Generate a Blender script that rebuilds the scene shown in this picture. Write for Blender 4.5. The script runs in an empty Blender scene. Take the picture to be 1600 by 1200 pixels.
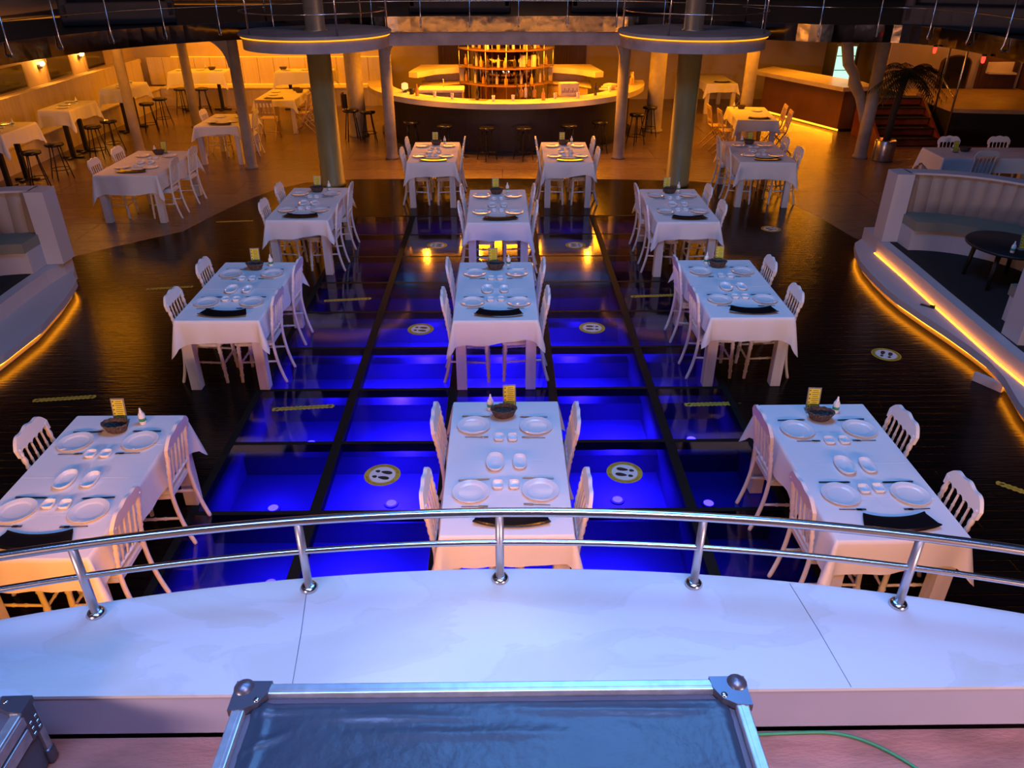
import bpy, bmesh, math, random
from math import sin, cos, pi, radians as RAD
from mathutils import Vector, Matrix
random.seed(7)
S = bpy.context.scene
COL = S.collection

# ------------------------------------------------------------------ camera, world, exposure, large lights
cam_d = bpy.data.cameras.new('camera'); cam = bpy.data.objects.new('camera', cam_d); COL.objects.link(cam)
cam_d.sensor_width = 36.0; cam_d.lens = 1192.75 * 36 / 1600; cam_d.clip_start = 0.05; cam_d.clip_end = 200
cam.location = (0, 0, 3.7727); cam.rotation_euler = (pi / 2 - 0.51599, 0, -0.01234)
S.camera = cam
S.view_settings.view_transform = 'Standard'; S.view_settings.look = 'None'
S.view_settings.gamma = 1.0; S.view_settings.use_curve_mapping = False; S.view_settings.exposure = 0.0
W = bpy.data.worlds.new('world'); S.world = W; W.use_nodes = True
W.node_tree.nodes['Background'].inputs[0].default_value = (0.30, 0.26, 0.40, 1)
W.node_tree.nodes['Background'].inputs[1].default_value = 0.012
try:
    S.cycles.max_bounces = 5; S.cycles.diffuse_bounces = 3; S.cycles.glossy_bounces = 3
    S.cycles.transparent_max_bounces = 8; S.cycles.sample_clamp_indirect = 4.0
    S.cycles.caustics_reflective = False; S.cycles.caustics_refractive = False
except Exception: pass

AMBER = (1.0, 0.30, 0.008)
def aim(o, target):
    d = Vector(target) - o.location
    o.rotation_euler = d.to_track_quat('-Z', 'Y').to_euler()
def area(name, loc, target, sx, sy, power, color, spread=180):
    l = bpy.data.lights.new(name, 'AREA'); l.shape = 'RECTANGLE'; l.size = sx; l.size_y = sy
    l.energy = power; l.color = color; l.spread = RAD(spread)
    o = bpy.data.objects.new(name, l); COL.objects.link(o); o.location = loc; aim(o, target); return o
def spot(name, loc, target, power, color, angle, blend=0.6, radius=0.15):
    l = bpy.data.lights.new(name, 'SPOT'); l.energy = power; l.color = color; l.spot_size = RAD(angle); l.spot_blend = blend; l.shadow_soft_size = radius
    o = bpy.data.objects.new(name, l); COL.objects.link(o); o.location = loc; aim(o, target); return o
def point(name, loc, power, color, radius=0.05):
    l = bpy.data.lights.new(name, 'POINT'); l.energy = power; l.color = color; l.shadow_soft_size = radius
    o = bpy.data.objects.new(name, l); COL.objects.link(o); o.location = loc; return o

# the blue wash hung over the dance floor, and the pink stage floods behind the camera
area('blue_wash_lamp', (0.9, 5.1, 7.4), (0.2, 5.3, 0), 3.2, 3.2, 350, (0.11, 0.38, 1.0))
area('warm_fill_lamp', (0, 12.2, 6.8), (0, 11.6, 0), 2.5, 2.5, 40, (1.0, 0.55, 0.38))  # added fill, warms the table tops in the farther rows
area('pink_flood_lamp', (-3.9, -2.5, 2.62), (-0.4, 8, 0.5), 1.3, 0.4, 205, (1.0, 0.64, 0.60))
area('pink_flood_lamp', (3.9, -2.5, 2.62), (0.4, 8, 0.5), 1.3, 0.4, 205, (1.0, 0.64, 0.60))
area('stage_wash_lamp', (0.0, 0.9, 5.2), (0, 1.75, 1.55), 4.6, .4, 42, (0.17, 0.33, 0.88), 66)
spot('ledge_spot_lamp', (-0.1, 0.9, 4.4), (-0.12, 1.84, 1.55), 110, (0.85, 0.86, 1.0), 22, 1.0, 0.1)
spot('stage_fill_lamp', (0.7, -0.4, 5.8), (0.3, 1.55, 1.4), 250, (1.0, 0.66, 0.74), 56, 0.7, 0.4)  # extra pink light added to lift the plywood and the ledge's back face
# amber strip light under the stage lip
for _x, _y, _p, _c in ((-2.1, 1.96, 56, (1.0, 0.31, 0.0)), (0.0, 2.27, 18, (1.0, 0.36, 0.05)), (2.1, 1.96, 22, (1.0, 0.40, 0.14))):
    area('stage_lip_lamp', (_x, _y, 1.44), (_x * 1.2, _y + 1.25, 0.62), 1.45, .03, _p, _c)
# amber lamps under the balcony ceiling
for _x in (-1.7, -.55, .75, 1.9): spot('amber_bar_spot', (_x, 16.30, 2.14), (_x * .8, 15.2, .0), 150, AMBER, 120, 0.8, 0.05)
area('amber_ceiling_lamp', (-8.3, 16.0, 2.38), (-8.7, 16.2, 0), 2.2, 4.0, 68, AMBER)
area('amber_ceiling_lamp', (-7.6, 20.8, 2.38), (-7.6, 21.6, 0), 3.6, 2.4, 98, AMBER)
area('amber_ceiling_lamp', (-5.1, 18.6, 2.38), (-5.1, 18.6, 0), 1.8, 3.0, 45, AMBER)
area('amber_cove_lamp', (-6.3, 22.5, 2.38), (-6.3, 23.1, .8), 5.6, .2, 120, AMBER)
area('amber_bar_lamp', (0.1, 18.0, 2.38), (0.1, 17.9, 0), 4.6, 1.2, 430, AMBER)
area('amber_bar_lamp', (0.1, 21.6, 2.38), (0.1, 20.6, 0), 3.6, 1.0, 110, AMBER)
area('amber_ceiling_lamp', (5.0, 18.8, 2.38), (5.0, 19, 0), 2.2, 3.6, 150, AMBER)
area('amber_ceiling_lamp', (7.8, 20.2, 2.38), (7.6, 19.6, 0), 1.6, 1.6, 90, AMBER)
point('deck_fill_lamp', (0.6, 19.6, 4.8), 26, (1.0, .45, .18), .1)  # unseen light added above the balcony so its deck and sofas show
area('amber_ceiling_lamp', (-7.0, 12.6, 2.38), (-6.9, 12.0, 0), .8, .8, 22, AMBER)

# ------------------------------------------------------------------ materials
def mat(name, color, rough=0.5, metal=0.0, emit=None, estr=0.0, spec=0.5, noise=0.0, nscale=8.0, bump=0.0, bscale=40.0, coat=0.0, stretch=(1, 1, 1), color2=None):
    m = bpy.data.materials.new(name); m.use_nodes = True; nt = m.node_tree; b = nt.nodes['Principled BSDF']
    b.inputs['Base Color'].default_value = (*color, 1); b.inputs['Roughness'].default_value = rough
    b.inputs['Metallic'].default_value = metal; b.inputs['Specular IOR Level'].default_value = spec
    b.inputs['Coat Weight'].default_value = coat
    if emit: b.inputs['Emission Color'].default_value = (*emit, 1); b.inputs['Emission Strength'].default_value = estr
    if noise or bump:
        tc = nt.nodes.new('ShaderNodeTexCoord'); mp = nt.nodes.new('ShaderNodeMapping'); mp.inputs['Scale'].default_value = stretch
        nt.links.new(tc.outputs['Object'], mp.inputs[0])
    if noise:
        n = nt.nodes.new('ShaderNodeTexNoise'); n.inputs['Scale'].default_value = nscale; n.inputs['Detail'].default_value = 4
        nt.links.new(mp.outputs[0], n.inputs['Vector'])
        r = nt.nodes.new('ShaderNodeValToRGB'); r.color_ramp.elements[0].position = .35; r.color_ramp.elements[1].position = .65
        c2 = color2 or tuple(c * (1 - noise) for c in color)
        r.color_ramp.elements[0].color = (*c2, 1); r.color_ramp.elements[1].color = (*color, 1)
        nt.links.new(n.outputs['Fac'], r.inputs[0]); nt.links.new(r.outputs[0], b.inputs['Base Color'])
    if bump:
        n2 = nt.nodes.new('ShaderNodeTexNoise'); n2.inputs['Scale'].default_value = bscale; n2.inputs['Detail'].default_value = 3
        nt.links.new(mp.outputs[0], n2.inputs['Vector'])
        bp = nt.nodes.new('ShaderNodeBump'); bp.inputs['Strength'].default_value = bump; bp.inputs['Distance'].default_value = 0.02
        nt.links.new(n2.outputs['Fac'], bp.inputs['Height']); nt.links.new(bp.outputs[0], b.inputs['Normal'])
    return m
def glow(name, color, strength):
    m = bpy.data.materials.new(name); m.use_nodes = True; nt = m.node_tree; nt.nodes.clear()
    e = nt.nodes.new('ShaderNodeEmission'); e.inputs[0].default_value = (*color, 1); e.inputs[1].default_value = strength
    o = nt.nodes.new('ShaderNodeOutputMaterial'); nt.links.new(e.outputs[0], o.inputs[0]); return m
def pane(name, tint, rough=0.03, ior=1.5):
    m = bpy.data.materials.new(name); m.use_nodes = True; nt = m.node_tree; nt.nodes.clear()
    t = nt.nodes.new('ShaderNodeBsdfTransparent'); t.inputs[0].default_value = (*tint, 1)
    g = nt.nodes.new('ShaderNodeBsdfGlossy'); g.inputs['Roughness'].default_value = rough
    f = nt.nodes.new('ShaderNodeFresnel'); f.inputs[0].default_value = ior
    x = nt.nodes.new('ShaderNodeMixShader'); o = nt.nodes.new('ShaderNodeOutputMaterial')
    ge = nt.nodes.new('ShaderNodeNewGeometry'); k = nt.nodes.new('ShaderNodeMath'); k.operation = 'SUBTRACT'; k.use_clamp = True
    nt.links.new(f.outputs[0], k.inputs[0]); nt.links.new(ge.outputs['Backfacing'], k.inputs[1]); nt.links.new(k.outputs[0], x.inputs[0]); nt.links.new(t.outputs[0], x.inputs[1]); nt.links.new(g.outputs[0], x.inputs[2]); nt.links.new(x.outputs[0], o.inputs[0])
    return m
def planks(name, c1, c2, width, length, rough, bump=0.3, spec=0.5, ior=1.5):
    m = bpy.data.materials.new(name); m.use_nodes = True; nt = m.node_tree; b = nt.nodes['Principled BSDF']
    tc = nt.nodes.new('ShaderNodeTexCoord')
    br = nt.nodes.new('ShaderNodeTexBrick'); br.inputs['Scale'].default_value = 1.0
    br.inputs['Brick Width'].default_value = length; br.inputs['Row Height'].default_value = width; br.inputs['Mortar Size'].default_value = 0.006
    br.inputs['Color1'].default_value = (*c1, 1); br.inputs['Color2'].default_value = (*c2, 1); br.inputs['Mortar'].default_value = (c2[0] * .25, c2[1] * .25, c2[2] * .25, 1)
    nt.links.new(tc.outputs['Object'], br.inputs['Vector'])
    mp = nt.nodes.new('ShaderNodeMapping'); mp.inputs['Scale'].default_value = (1.2, 14, 1); nt.links.new(tc.outputs['Object'], mp.inputs[0])
    n = nt.nodes.new('ShaderNodeTexNoise'); n.inputs['Scale'].default_value = 3; n.inputs['Detail'].default_value = 5; nt.links.new(mp.outputs[0], n.inputs['Vector'])
    mx = nt.nodes.new('ShaderNodeMixRGB'); mx.blend_type = 'MULTIPLY'; mx.inputs[0].default_value = .8
    nt.links.new(br.outputs['Color'], mx.inputs[1]); nt.links.new(n.outputs['Fac'], mx.inputs[2]); nt.links.new(mx.outputs[0], b.inputs['Base Color'])
    bp = nt.nodes.new('ShaderNodeBump'); bp.inputs['Strength'].default_value = bump; bp.inputs['Distance'].default_value = 0.01
    ad = nt.nodes.new('ShaderNodeMath'); ad.operation = 'SUBTRACT'; nt.links.new(n.outputs['Fac'], ad.inputs[0]); nt.links.new(br.outputs['Fac'], ad.inputs[1])
    nt.links.new(ad.outputs[0], bp.inputs['Height']); nt.links.new(bp.outputs[0], b.inputs['Normal'])
    b.inputs['Roughness'].default_value = rough; b.inputs['Specular IOR Level'].default_value = spec; b.inputs['IOR'].default_value = ior
    return m

M = {}
M['cloth'] = mat('white_cloth', (.80, .79, .79), .85, spec=.2, bump=.12, bscale=9)
M['chair'] = mat('white_paint', (.80, .77, .75), .4)
M['cushion'] = mat('white_cushion', (.74, .73, .74), .7)
M['tablewood'] = mat('white_wood', (.74, .69, .66), .5, noise=.12, nscale=3, stretch=(8, 8, 1))
M['china'] = mat('white_china', (.82, .83, .84), .12, spec=.6)
M['steel'] = mat('cutlery_steel', (.28, .28, .30), .22, 1.0)
M['blackgloss'] = mat('black_lacquer', (.008, .008, .010), .12)
M['basket'] = mat('brown_wicker', (.15, .095, .075), .6, noise=.6, nscale=60, bump=.8, bscale=90)
M['bottle'] = mat('white_plastic', (.85, .86, .86), .3)
M['green'] = mat('green_label', (.05, .32, .15), .5)
M['yellow'] = mat('yellow_card', (.72, .66, .05), .5)
M['acrylic'] = mat('grey_acrylic', (.26, .25, .24), .25)
M['print'] = mat('dark_print', (.03, .025, .01), .6)
M['darkwood'] = planks('dark_floor_planks', (.015, .009, .007), (.009, .005, .0045), .11, 2.4, .17, .28, .5, 1.22)
M['tan'] = planks('tan_floor_boards', (.33, .23, .15), (.27, .185, .12), .85, 3.2, .20, 1.0, .5)
M['ply'] = mat('red_plywood', (.56, .23, .17), .55, noise=.35, nscale=4, bump=.2, bscale=30, stretch=(1, 3, 1))
M['beam'] = mat('dark_steel_beam', (.008, .010, .010), .6, 0, spec=.08)
M['glassfloor'] = pane('glass_floor', (.36, .44, .98), .085, 1.72)
M['pit'] = mat('pit_paint', (.09, .10, .13), .7)
M['pitdark'] = mat('pit_joist', (.03, .035, .04), .6)
M['bluelamp'] = glow('blue_lamp_glow', (.10, .04, 1.0), 22.0)
M['ledge'] = mat('ledge_paint', (.68, .67, .69), .42, bump=.05, bscale=6)
def stains(m):
    nt = m.node_tree; b = nt.nodes['Principled BSDF']; tc = nt.nodes.new('ShaderNodeTexCoord')
    mp = nt.nodes.new('ShaderNodeMapping'); mp.inputs['Location'].default_value = (2.3, 7.7, 0); mp.inputs['Scale'].default_value = (1.0, 2.2, 1); nt.links.new(tc.outputs['Object'], mp.inputs[0])
    n = nt.nodes.new('ShaderNodeTexNoise'); n.inputs['Scale'].default_value = 1.7; n.inputs['Detail'].default_value = 5; n.inputs['Distortion'].default_value = .6; nt.links.new(mp.outputs[0], n.inputs['Vector'])
    r = nt.nodes.new('ShaderNodeValToRGB'); e = r.color_ramp.elements
    e[0].position = .50; e[0].color = (.68, .67, .69, 1); e[1].position = .70; e[1].color = (.60, .585, .55, 1)
    for p, c in ((.525, (.62, .60, .60, 1)), (.535, (.645, .63, .62, 1)), (.60, (.62, .60, .57, 1))): q = e.new(p); q.color = c
    nt.links.new(n.outputs['Fac'], r.inputs[0]); nt.links.new(r.outputs[0], b.inputs['Base Color'])
stains(M['ledge'])
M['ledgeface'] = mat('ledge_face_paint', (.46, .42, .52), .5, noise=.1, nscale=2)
M['chrome'] = mat('stainless_tube', (.66, .64, .65), .22, 1.0)
M['steelpost'] = mat('satin_steel', (.60, .58, .60), .38, .85)
M['mirror'] = mat('polished_band', (.12, .11, .115), .12, 1.0, bump=.75, bscale=1.5)
M['vinyl'] = mat('black_vinyl', (.045, .062, .090), .33, bump=.12, bscale=30, noise=.12, nscale=12)
M['alu'] = mat('aluminium_trim', (.62, .65, .70), .38, .75, noise=.2, nscale=30)
M['corner'] = mat('grey_metal_corner', (.16, .16, .20), .35, .7)
M['rivet'] = mat('rivet_steel', (.6, .6, .62), .25, 1.0)
M['caseply'] = mat('grey_case_board', (.12, .11, .14), .6)
M['cable'] = mat('green_cable', (.05, .30, .12), .45)
M['stickyellow'] = mat('sticker_yellow', (.62, .42, .04), .5, noise=.25, nscale=30)
M['stickwhite'] = mat('sticker_white', (.72, .72, .72), .5)
M['black'] = mat('matt_black', (.010, .010, .012), .5)
M['stool'] = mat('black_stool', (.012, .011, .012), .22)
M['column'] = mat('olive_column', (.36, .30, .11), .45, noise=.3, nscale=4, stretch=(1, 1, .3))
M['colmetal'] = mat('brushed_column', (.55, .46, .34), .35, .6, noise=.2, nscale=3, stretch=(6, 6, .4))
M['post'] = mat('stone_post', (.33, .29, .25), .6, noise=.2, nscale=6, bump=.15, bscale=15)
M['concrete'] = mat('grey_fascia', (.40, .37, .40), .65, noise=.25, nscale=3, bump=.2, bscale=8)
M['deck'] = mat('dark_deck', (.05, .042, .05), .4, noise=.3, nscale=2)
M['soffit'] = mat('soffit_paint', (.22, .18, .15), .7)
M['wall'] = mat('wall_paint', (.48, .40, .33), .75, noise=.12, nscale=2)
M['panel'] = planks('cream_cladding', (.62, .54, .46), (.58, .50, .43), .001, .28, .6, .3)
M['wallpanel'] = mat('banquette_boards', (.64, .56, .48), .6, noise=.15, nscale=2, stretch=(5, 5, .4))
M['woodpanel'] = mat('dark_wall_panel', (.10, .045, .03), .5, noise=.3, nscale=3, stretch=(8, 1, 1))
M['barfront'] = mat('bar_front', (.022, .014, .016), .5)
M['bartop'] = mat('bar_marble', (.72, .62, .48), .35, noise=.12, nscale=4)
M['brown'] = mat('brown_counter', (.20, .09, .045), .55, noise=.2, nscale=2)
M['leather'] = mat('grey_leather', (.32, .25, .21), .5)
M['seatgrey'] = mat('grey_green_seat', (.24, .23, .17), .55)
M['boothwhite'] = mat('booth_paint', (.52, .48, .49), .55)
M['carpet'] = mat('black_carpet', (.010, .010, .011), .9, bump=.3, bscale=60)
M['led'] = glow('amber_led', (1.0, .30, .01), 5.0)
M['ledstep'] = glow('amber_step_led', (1.0, .30, .01), 13.0)
M['ledsoft'] = glow('amber_led_soft', (1.0, .30, .01), 2.2)
M['lamp'] = glow('sconce_bulb', (1.0, .55, .12), 60.0)
M['winglass'] = mat('dark_window_glass', (.015, .012, .010), .08, spec=.8)
M['winframe'] = mat('window_frame', (.30, .22, .16), .5)
M['palm'] = mat('palm_leaf', (.010, .022, .012), .5)
M['trunk'] = mat('palm_trunk', (.025, .017, .012), .8)
M['pot'] = mat('steel_pot', (.55, .53, .55), .3, .9)
M['redwood'] = mat('red_stair', (.22, .05, .02), .5, noise=.3, nscale=6)
M['redlamp'] = glow('red_lamp', (1.0, .02, .01), 6.0)
M['fridge'] = glow('fridge_light', (.45, .85, .60), 1.5)
M['glassware'] = mat('glassware', (.75, .72, .66), .08, spec=.9)
M['bottledark'] = mat('dark_bottle', (.05, .035, .012), .1, spec=.9)
M['bottleamber'] = mat('amber_bottle', (.55, .28, .05), .1, spec=.9)
M['redlabel'] = mat('red_label', (.45, .06, .03), .4)
M['foldwood'] = mat('folding_chair_wood', (.62, .46, .30), .5)
M['sofa'] = mat('brown_sofa', (.075, .045, .035), .6)
M['stone'] = mat('cream_stone', (.50, .36, .24), .5, noise=.2, nscale=3)

# ------------------------------------------------------------------ mesh builder
class MB:
    def __init__(s): s.v = []; s.f = []; s.sm = []
    def add(s, vs, fs, smooth=False):
        o = len(s.v); s.v += [tuple(p) for p in vs]; s.f += [tuple(i + o for i in f) for f in fs]; s.sm += [smooth] * len(fs); return s
    def box(s, c, d, rz=0, bev=0, tilt=None):
        bm = bmesh.new(); bmesh.ops.create_cube(bm, size=1); bmesh.ops.scale(bm, vec=d, verts=bm.verts)
        if bev: bmesh.ops.bevel(bm, geom=list(bm.edges), offset=bev, segments=2, affect='EDGES', profile=.5)
        mt = Matrix.Translation(c) @ Matrix.Rotation(rz, 4, 'Z')
        if tilt: mt = mt @ Matrix.Rotation(tilt[1], 4, tilt[0])
        bm.transform(mt); bm.verts.index_update()
        s.add([v.co for v in bm.verts], [[v.index for v in f.verts] for f in bm.faces]); bm.free(); return s
    def tube(s, pts, r, seg=8, cap=True, closed=False):
        P = [Vector(p) for p in pts]; n = len(P); R = r if isinstance(r, (list, tuple)) else [r] * n
        vs = []; fs = []; prev = None
        for i in range(n):
            if closed: t = P[(i + 1) % n] - P[i - 1]
            else: t = P[min(i + 1, n - 1)] - P[max(i - 1, 0)]
            t = t.normalized() if t.length > 1e-9 else Vector((0, 0, 1))
            if prev is None:
                a = Vector((0, 0, 1)) if abs(t.z) < .9 else Vector((1, 0, 0)); u = t.cross(a).normalized()
            else:
                u = prev - t * prev.dot(t); u = u.normalized() if u.length > 1e-6 else t.orthogonal().normalized()
            prev = u; w = t.cross(u)
            for k in range(seg):
                a = 2 * pi * k / seg; vs.append(P[i] + (u * cos(a) + w * sin(a)) * R[i])
        m = n if closed else n - 1
        for i in range(m):
            j = (i + 1) % n
            for k in range(seg):
                l = (k + 1) % seg; fs.append((i * seg + k, i * seg + l, j * seg + l, j * seg + k))
        s.add(vs, fs, True)
        if cap and not closed:
            o = len(s.v) - len(vs)
            s.f.append(tuple(o + k for k in range(seg - 1, -1, -1))); s.sm.append(False)
            s.f.append(tuple(o + (n - 1) * seg + k for k in range(seg))); s.sm.append(False)
        return s
    def lathe(s, prof, seg=20, c=(0, 0, 0), sx=1, sy=1, pw=2.0, smooth=True, a0=0.0):
        vs = []; fs = []; n = len(prof)
        for (r, z) in prof:
            for k in range(seg):
                a = a0 + 2 * pi * k / seg; ca, sa = cos(a), sin(a)
                q = 1.0 if pw == 2 else (abs(ca) ** pw + abs(sa) ** pw) ** (-1 / pw)
                vs.append((c[0] + r * q * ca * sx, c[1] + r * q * sa * sy, c[2] + z))
        for i in range(n - 1):
            for k in range(seg):
                l = (k + 1) % seg; fs.append((i * seg + k, i * seg + l, (i + 1) * seg + l, (i + 1) * seg + k))
        s.add(vs, fs, smooth); o = len(s.v) - len(vs)
        if prof[0][0] > 1e-6: s.f.append(tuple(o + k for k in range(seg - 1, -1, -1))); s.sm.append(False)
        if prof[-1][0] > 1e-6: s.f.append(tuple(o + (n - 1) * seg + k for k in range(seg))); s.sm.append(False)
        return s
    def prism(s, poly, z0, z1):
        n = len(poly); vs = [(x, y, z0) for x, y in poly] + [(x, y, z1) for x, y in poly]
        fs = [tuple(range(n - 1, -1, -1)), tuple(range(n, 2 * n))] + [(i, (i + 1) % n, n + (i + 1) % n, n + i) for i in range(n)]
        return s.add(vs, fs)
    def xprism(s, poly, place, th):                     # polygon in (u, w); place(u, w, d) -> 3D, d across the thickness
        n = len(poly); vs = [place(u, w, -th / 2) for u, w in poly] + [place(u, w, th / 2) for u, w in poly]
        fs = [tuple(range(n - 1, -1, -1)), tuple(range(n, 2 * n))] + [(i, (i + 1) % n, n + (i + 1) % n, n + i) for i in range(n)]
        return s.add(vs, fs)
    def arc(s, c, r0, r1, a0, a1, z0, z1, n=24, smooth=False):   # solid ring segment
        vs = []; fs = []
        for i in range(n + 1):
            a = a0 + (a1 - a0) * i / n
            for (r, z) in ((r0, z0), (r1, z0), (r1, z1), (r0, z1)): vs.append((c[0] + r * cos(a), c[1] + r * sin(a), z))
        full = abs(abs(a1 - a0) - 2 * pi) < 1e-6
        for i in range(n):
            for k in range(4):
                l = (k + 1) % 4; fs.append((i * 4 + k, i * 4 + l, i * 4 + 4 + l, i * 4 + 4 + k))
        if not full: fs += [(3, 2, 1, 0), tuple(n * 4 + k for k in range(4))]
        return s.add(vs, fs, smooth)
    def strip(s, path, h0, h1, th=0.0, side=1.0):       # vertical wall along a plan path, with thickness th to one side
        n = len(path); vs = []; fs = []
        for i, p in enumerate(path):
            a = Vector(path[max(i - 1, 0)]); b = Vector(path[min(i + 1, n - 1)]); t = (b - a).normalized(); nn = Vector((-t.y, t.x)) * side * th
            for (q, z) in ((Vector(p), h0), (Vector(p), h1), (Vector(p) + nn, h1), (Vector(p) + nn, h0)): vs.append((q.x, q.y, z))
        for i in range(n - 1):
            for k in range(4):
                l = (k + 1) % 4; fs.append((i * 4 + k, i * 4 + l, i * 4 + 4 + l, i * 4 + 4 + k))
        fs += [(0, 1, 2, 3), tuple((n - 1) * 4 + k for k in (3, 2, 1, 0))]
        return s.add(vs, fs)
    def build(s, name, m, parent=None, loc=None, rz=0):
        me = bpy.data.meshes.new(name); me.from_pydata(s.v, [], s.f); me.update()
        me.polygons.foreach_set('use_smooth', s.sm)
        bm = bmesh.new(); bm.from_mesh(me); bmesh.ops.recalc_face_normals(bm, faces=bm.faces); bm.to_mesh(me); bm.free()
        me.materials.append(M[m] if isinstance(m, str) else m)
        o = bpy.data.objects.new(name, me); COL.objects.link(o)
        if parent: o.parent = parent
        if loc: o.location = loc
        o.rotation_euler.z = rz
        return o
def mesh_obj(name, me, m, parent=None):
    me.materials.clear(); me.materials.append(M[m]); o = bpy.data.objects.new(name, me); COL.objects.link(o)
    if parent: o.parent = parent
    return o
def tag(o, label, cat, group=None):
    o['label'] = label; o['category'] = cat
    if group: o['group'] = group
    return o
def thing(name, label, cat, loc=(0, 0, 0), rz=0, group=None):
    o = bpy.data.objects.new(name, None); COL.objects.link(o); o.empty_display_size = .1
    o.location = loc; o.rotation_euler.z = rz; return tag(o, label, cat, group)
def structure(name, mb, m, loc=None):
    o = mb.build(name, m, loc=loc); o['kind'] = 'structure'; return o
def kids(o): return [c for c in bpy.data.objects if c.parent == o]
KID = {}
def dup(o, loc, rz, label, group=None, parent=None):
    c = o.copy(); COL.objects.link(c)
    if parent: c.parent = parent
    else:
        c.location = loc; c.rotation_euler.z = rz; c['label'] = label
        if group: c['group'] = group
    if o.name not in KID: KID[o.name] = kids(o)
    for ch in KID[o.name]: dup(ch, None, 0, None, None, c)
    return c
class Proto:                                            # first placing moves the original, later ones copy it
    def __init__(s, root): s.o = root; s.used = False; KID[root.name] = kids(root)
    def put(s, loc, rz, label, group=None):
        if not s.used:
            s.used = True; o = s.o; o.location = loc; o.rotation_euler.z = rz; o['label'] = label
            if group: o['group'] = group
            return o
        return dup(s.o, loc, rz, label, group)

def fill(name, m, loops, z):
    bm = bmesh.new()
    for lp in loops:
        vs = [bm.verts.new((x, y, z)) for x, y in lp]
        for i in range(len(vs)): bm.edges.new((vs[i], vs[(i + 1) % len(vs)]))
    bmesh.ops.triangle_fill(bm, edges=list(bm.edges), use_beauty=True, normal=(0, 0, 1))
    for f in bm.faces:
        if f.normal.z < 0: f.normal_flip()
    me = bpy.data.meshes.new(name); bm.to_mesh(me); bm.free()
    o = mesh_obj(name, me, m); o['kind'] = 'structure'; return o

# ------------------------------------------------------------------ floor
WOOD = [(-6.4, 9.9), (-6.12, 10.36), (-5.69, 10.81), (-4.95, 11.5), (-4.75, 12.3), (-4.5, 13.1), (-4.14, 13.87), (-3.68, 14.35), (-2.75, 14.58),
        (0, 14.6), (2.24, 14.5), (3.6, 14.35), (4.6, 14.0), (4.85, 13.3), (4.98, 12.7), (5.19, 11.9), (5.31, 11.06), (5.7, 10.4), (8, 8), (8, -4.5), (-8, -4.5), (-8, 8)]
GX = [-2.44, -1.47, -0.50, 0.48, 1.46, 2.22]; GY = [2.78, 3.70, 4.66, 5.62, 6.56, 7.47, 8.42, 9.36, 10.34, 11.30, 12.25]
PIT = [(GX[0], GY[0]), (GX[-1], GY[0]), (GX[-1], GY[-1]), (GX[0], GY[-1])]
fill('floor', 'tan', [[(-14, -5), (14, -5), (14, 26), (-14, 26)], WOOD], 0.0)
fill('floor', 'darkwood', [WOOD, PIT], 0.0)
# pit below the glass
x0, x1, y0, y1 = GX[0], GX[-1], GY[0], GY[-1]; ZP = -0.55
b = MB(); b.box(((x0 + x1) / 2, (y0 + y1) / 2, ZP - .03), (x1 - x0, y1 - y0, .06))
for (cx, cy, sx, sy) in ((x0 - .03, (y0 + y1) / 2, .06, y1 - y0 + .12), (x1 + .03, (y0 + y1) / 2, .06, y1 - y0 + .12), ((x0 + x1) / 2, y0 - .03, x1 - x0, .06), ((x0 + x1) / 2, y1 + .03, x1 - x0, .06)):
    b.box((cx, cy, ZP / 2 - .02), (sx, sy, -ZP - .02))
structure('floor', b, 'pit')
b = MB()                                                # steel frame carrying the panes
for i, x in enumerate(GX):
    w = .08 if 0 < i < len(GX) - 1 else .06
    b.box((x + (.03 if i == 0 else -.03 if i == len(GX) - 1 else 0), (y0 + y1) / 2, -.04), (w, y1 - y0, .085))
for j, y in enumerate(GY):
    for i in range(len(GX) - 1):
        b.box(((GX[i] + GX[i + 1]) / 2, y + (.02 if j == 0 else -.02 if j == len(GY) - 1 else 0), -.041), (GX[i + 1] - GX[i], .045, .08))
structure('trim_1', b, 'beam')
b = MB()
for j in range(len(GY) - 1):                            # joists low in the pit
    b.box(((x0 + x1) / 2, GY[j] + .36, ZP + .10), (x1 - x0 - .02, .16, .2))
b.box((GX[4], (y0 + y1) / 2, ZP / 2 - .05), (.03, y1 - y0 - .02, -ZP - .12))  # partition added to keep blue light out of the right-hand column
structure('trim_2', b, 'pitdark')
for j in range(len(GY) - 1):
    for i in range(len(GX) - 1):
        wl = .045 if i else .065; wr = .045 if i < len(GX) - 2 else .065
        q = MB().box(((GX[i] + wl + GX[i + 1] - wr) / 2, (GY[j] + GY[j + 1]) / 2, -.010), (GX[i + 1] - GX[i] - wl - wr, GY[j + 1] - GY[j] - .05, .016))
        structure('floor', q, 'glassfloor')
BL = (.085, .02, 1.0)
blue_cells = {(1, 0): 1.0, (2, 0): .9, (3, 0): 1.3, (1, 1): 1.6, (2, 1): 1.2, (3, 1): 1.5, (1, 2): 2.2, (2, 2): 1.5, (3, 2): 1.2, (1, 3): 2.0, (2, 3): 1.5, (3, 3): 1.6, (1, 4): 3.2, (2, 4): 2.4, (3, 4): 1.6,
              (1, 5): 2.4, (2, 5): 2.0, (3, 5): 1.5, (1, 6): 1.1, (2, 6): 1, (3, 6): .9, (0, 1): .35, (0, 2): .45, (0, 3): .3, (0, 4): .35, (0, 5): .3, (4, 4): .25, (4, 5): .25, (0, 0): .2, (3, 7): .4, (1, 8): .3, (3, 8): .3, (1, 9): .4, (3, 9): .3, (4, 2): .05, (4, 1): .06, (4, 3): .10}
lamp_b = MB().lathe([(.06, 0), (.065, .008), (.06, .018)], 16).build('floor_light', 'pit')
tag(lamp_b, 'x', 'floor light'); MB().lathe([(.045, .018), (.03, .026), (0, .028)], 12).build('lens', 'bluelamp', lamp_b)
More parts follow.
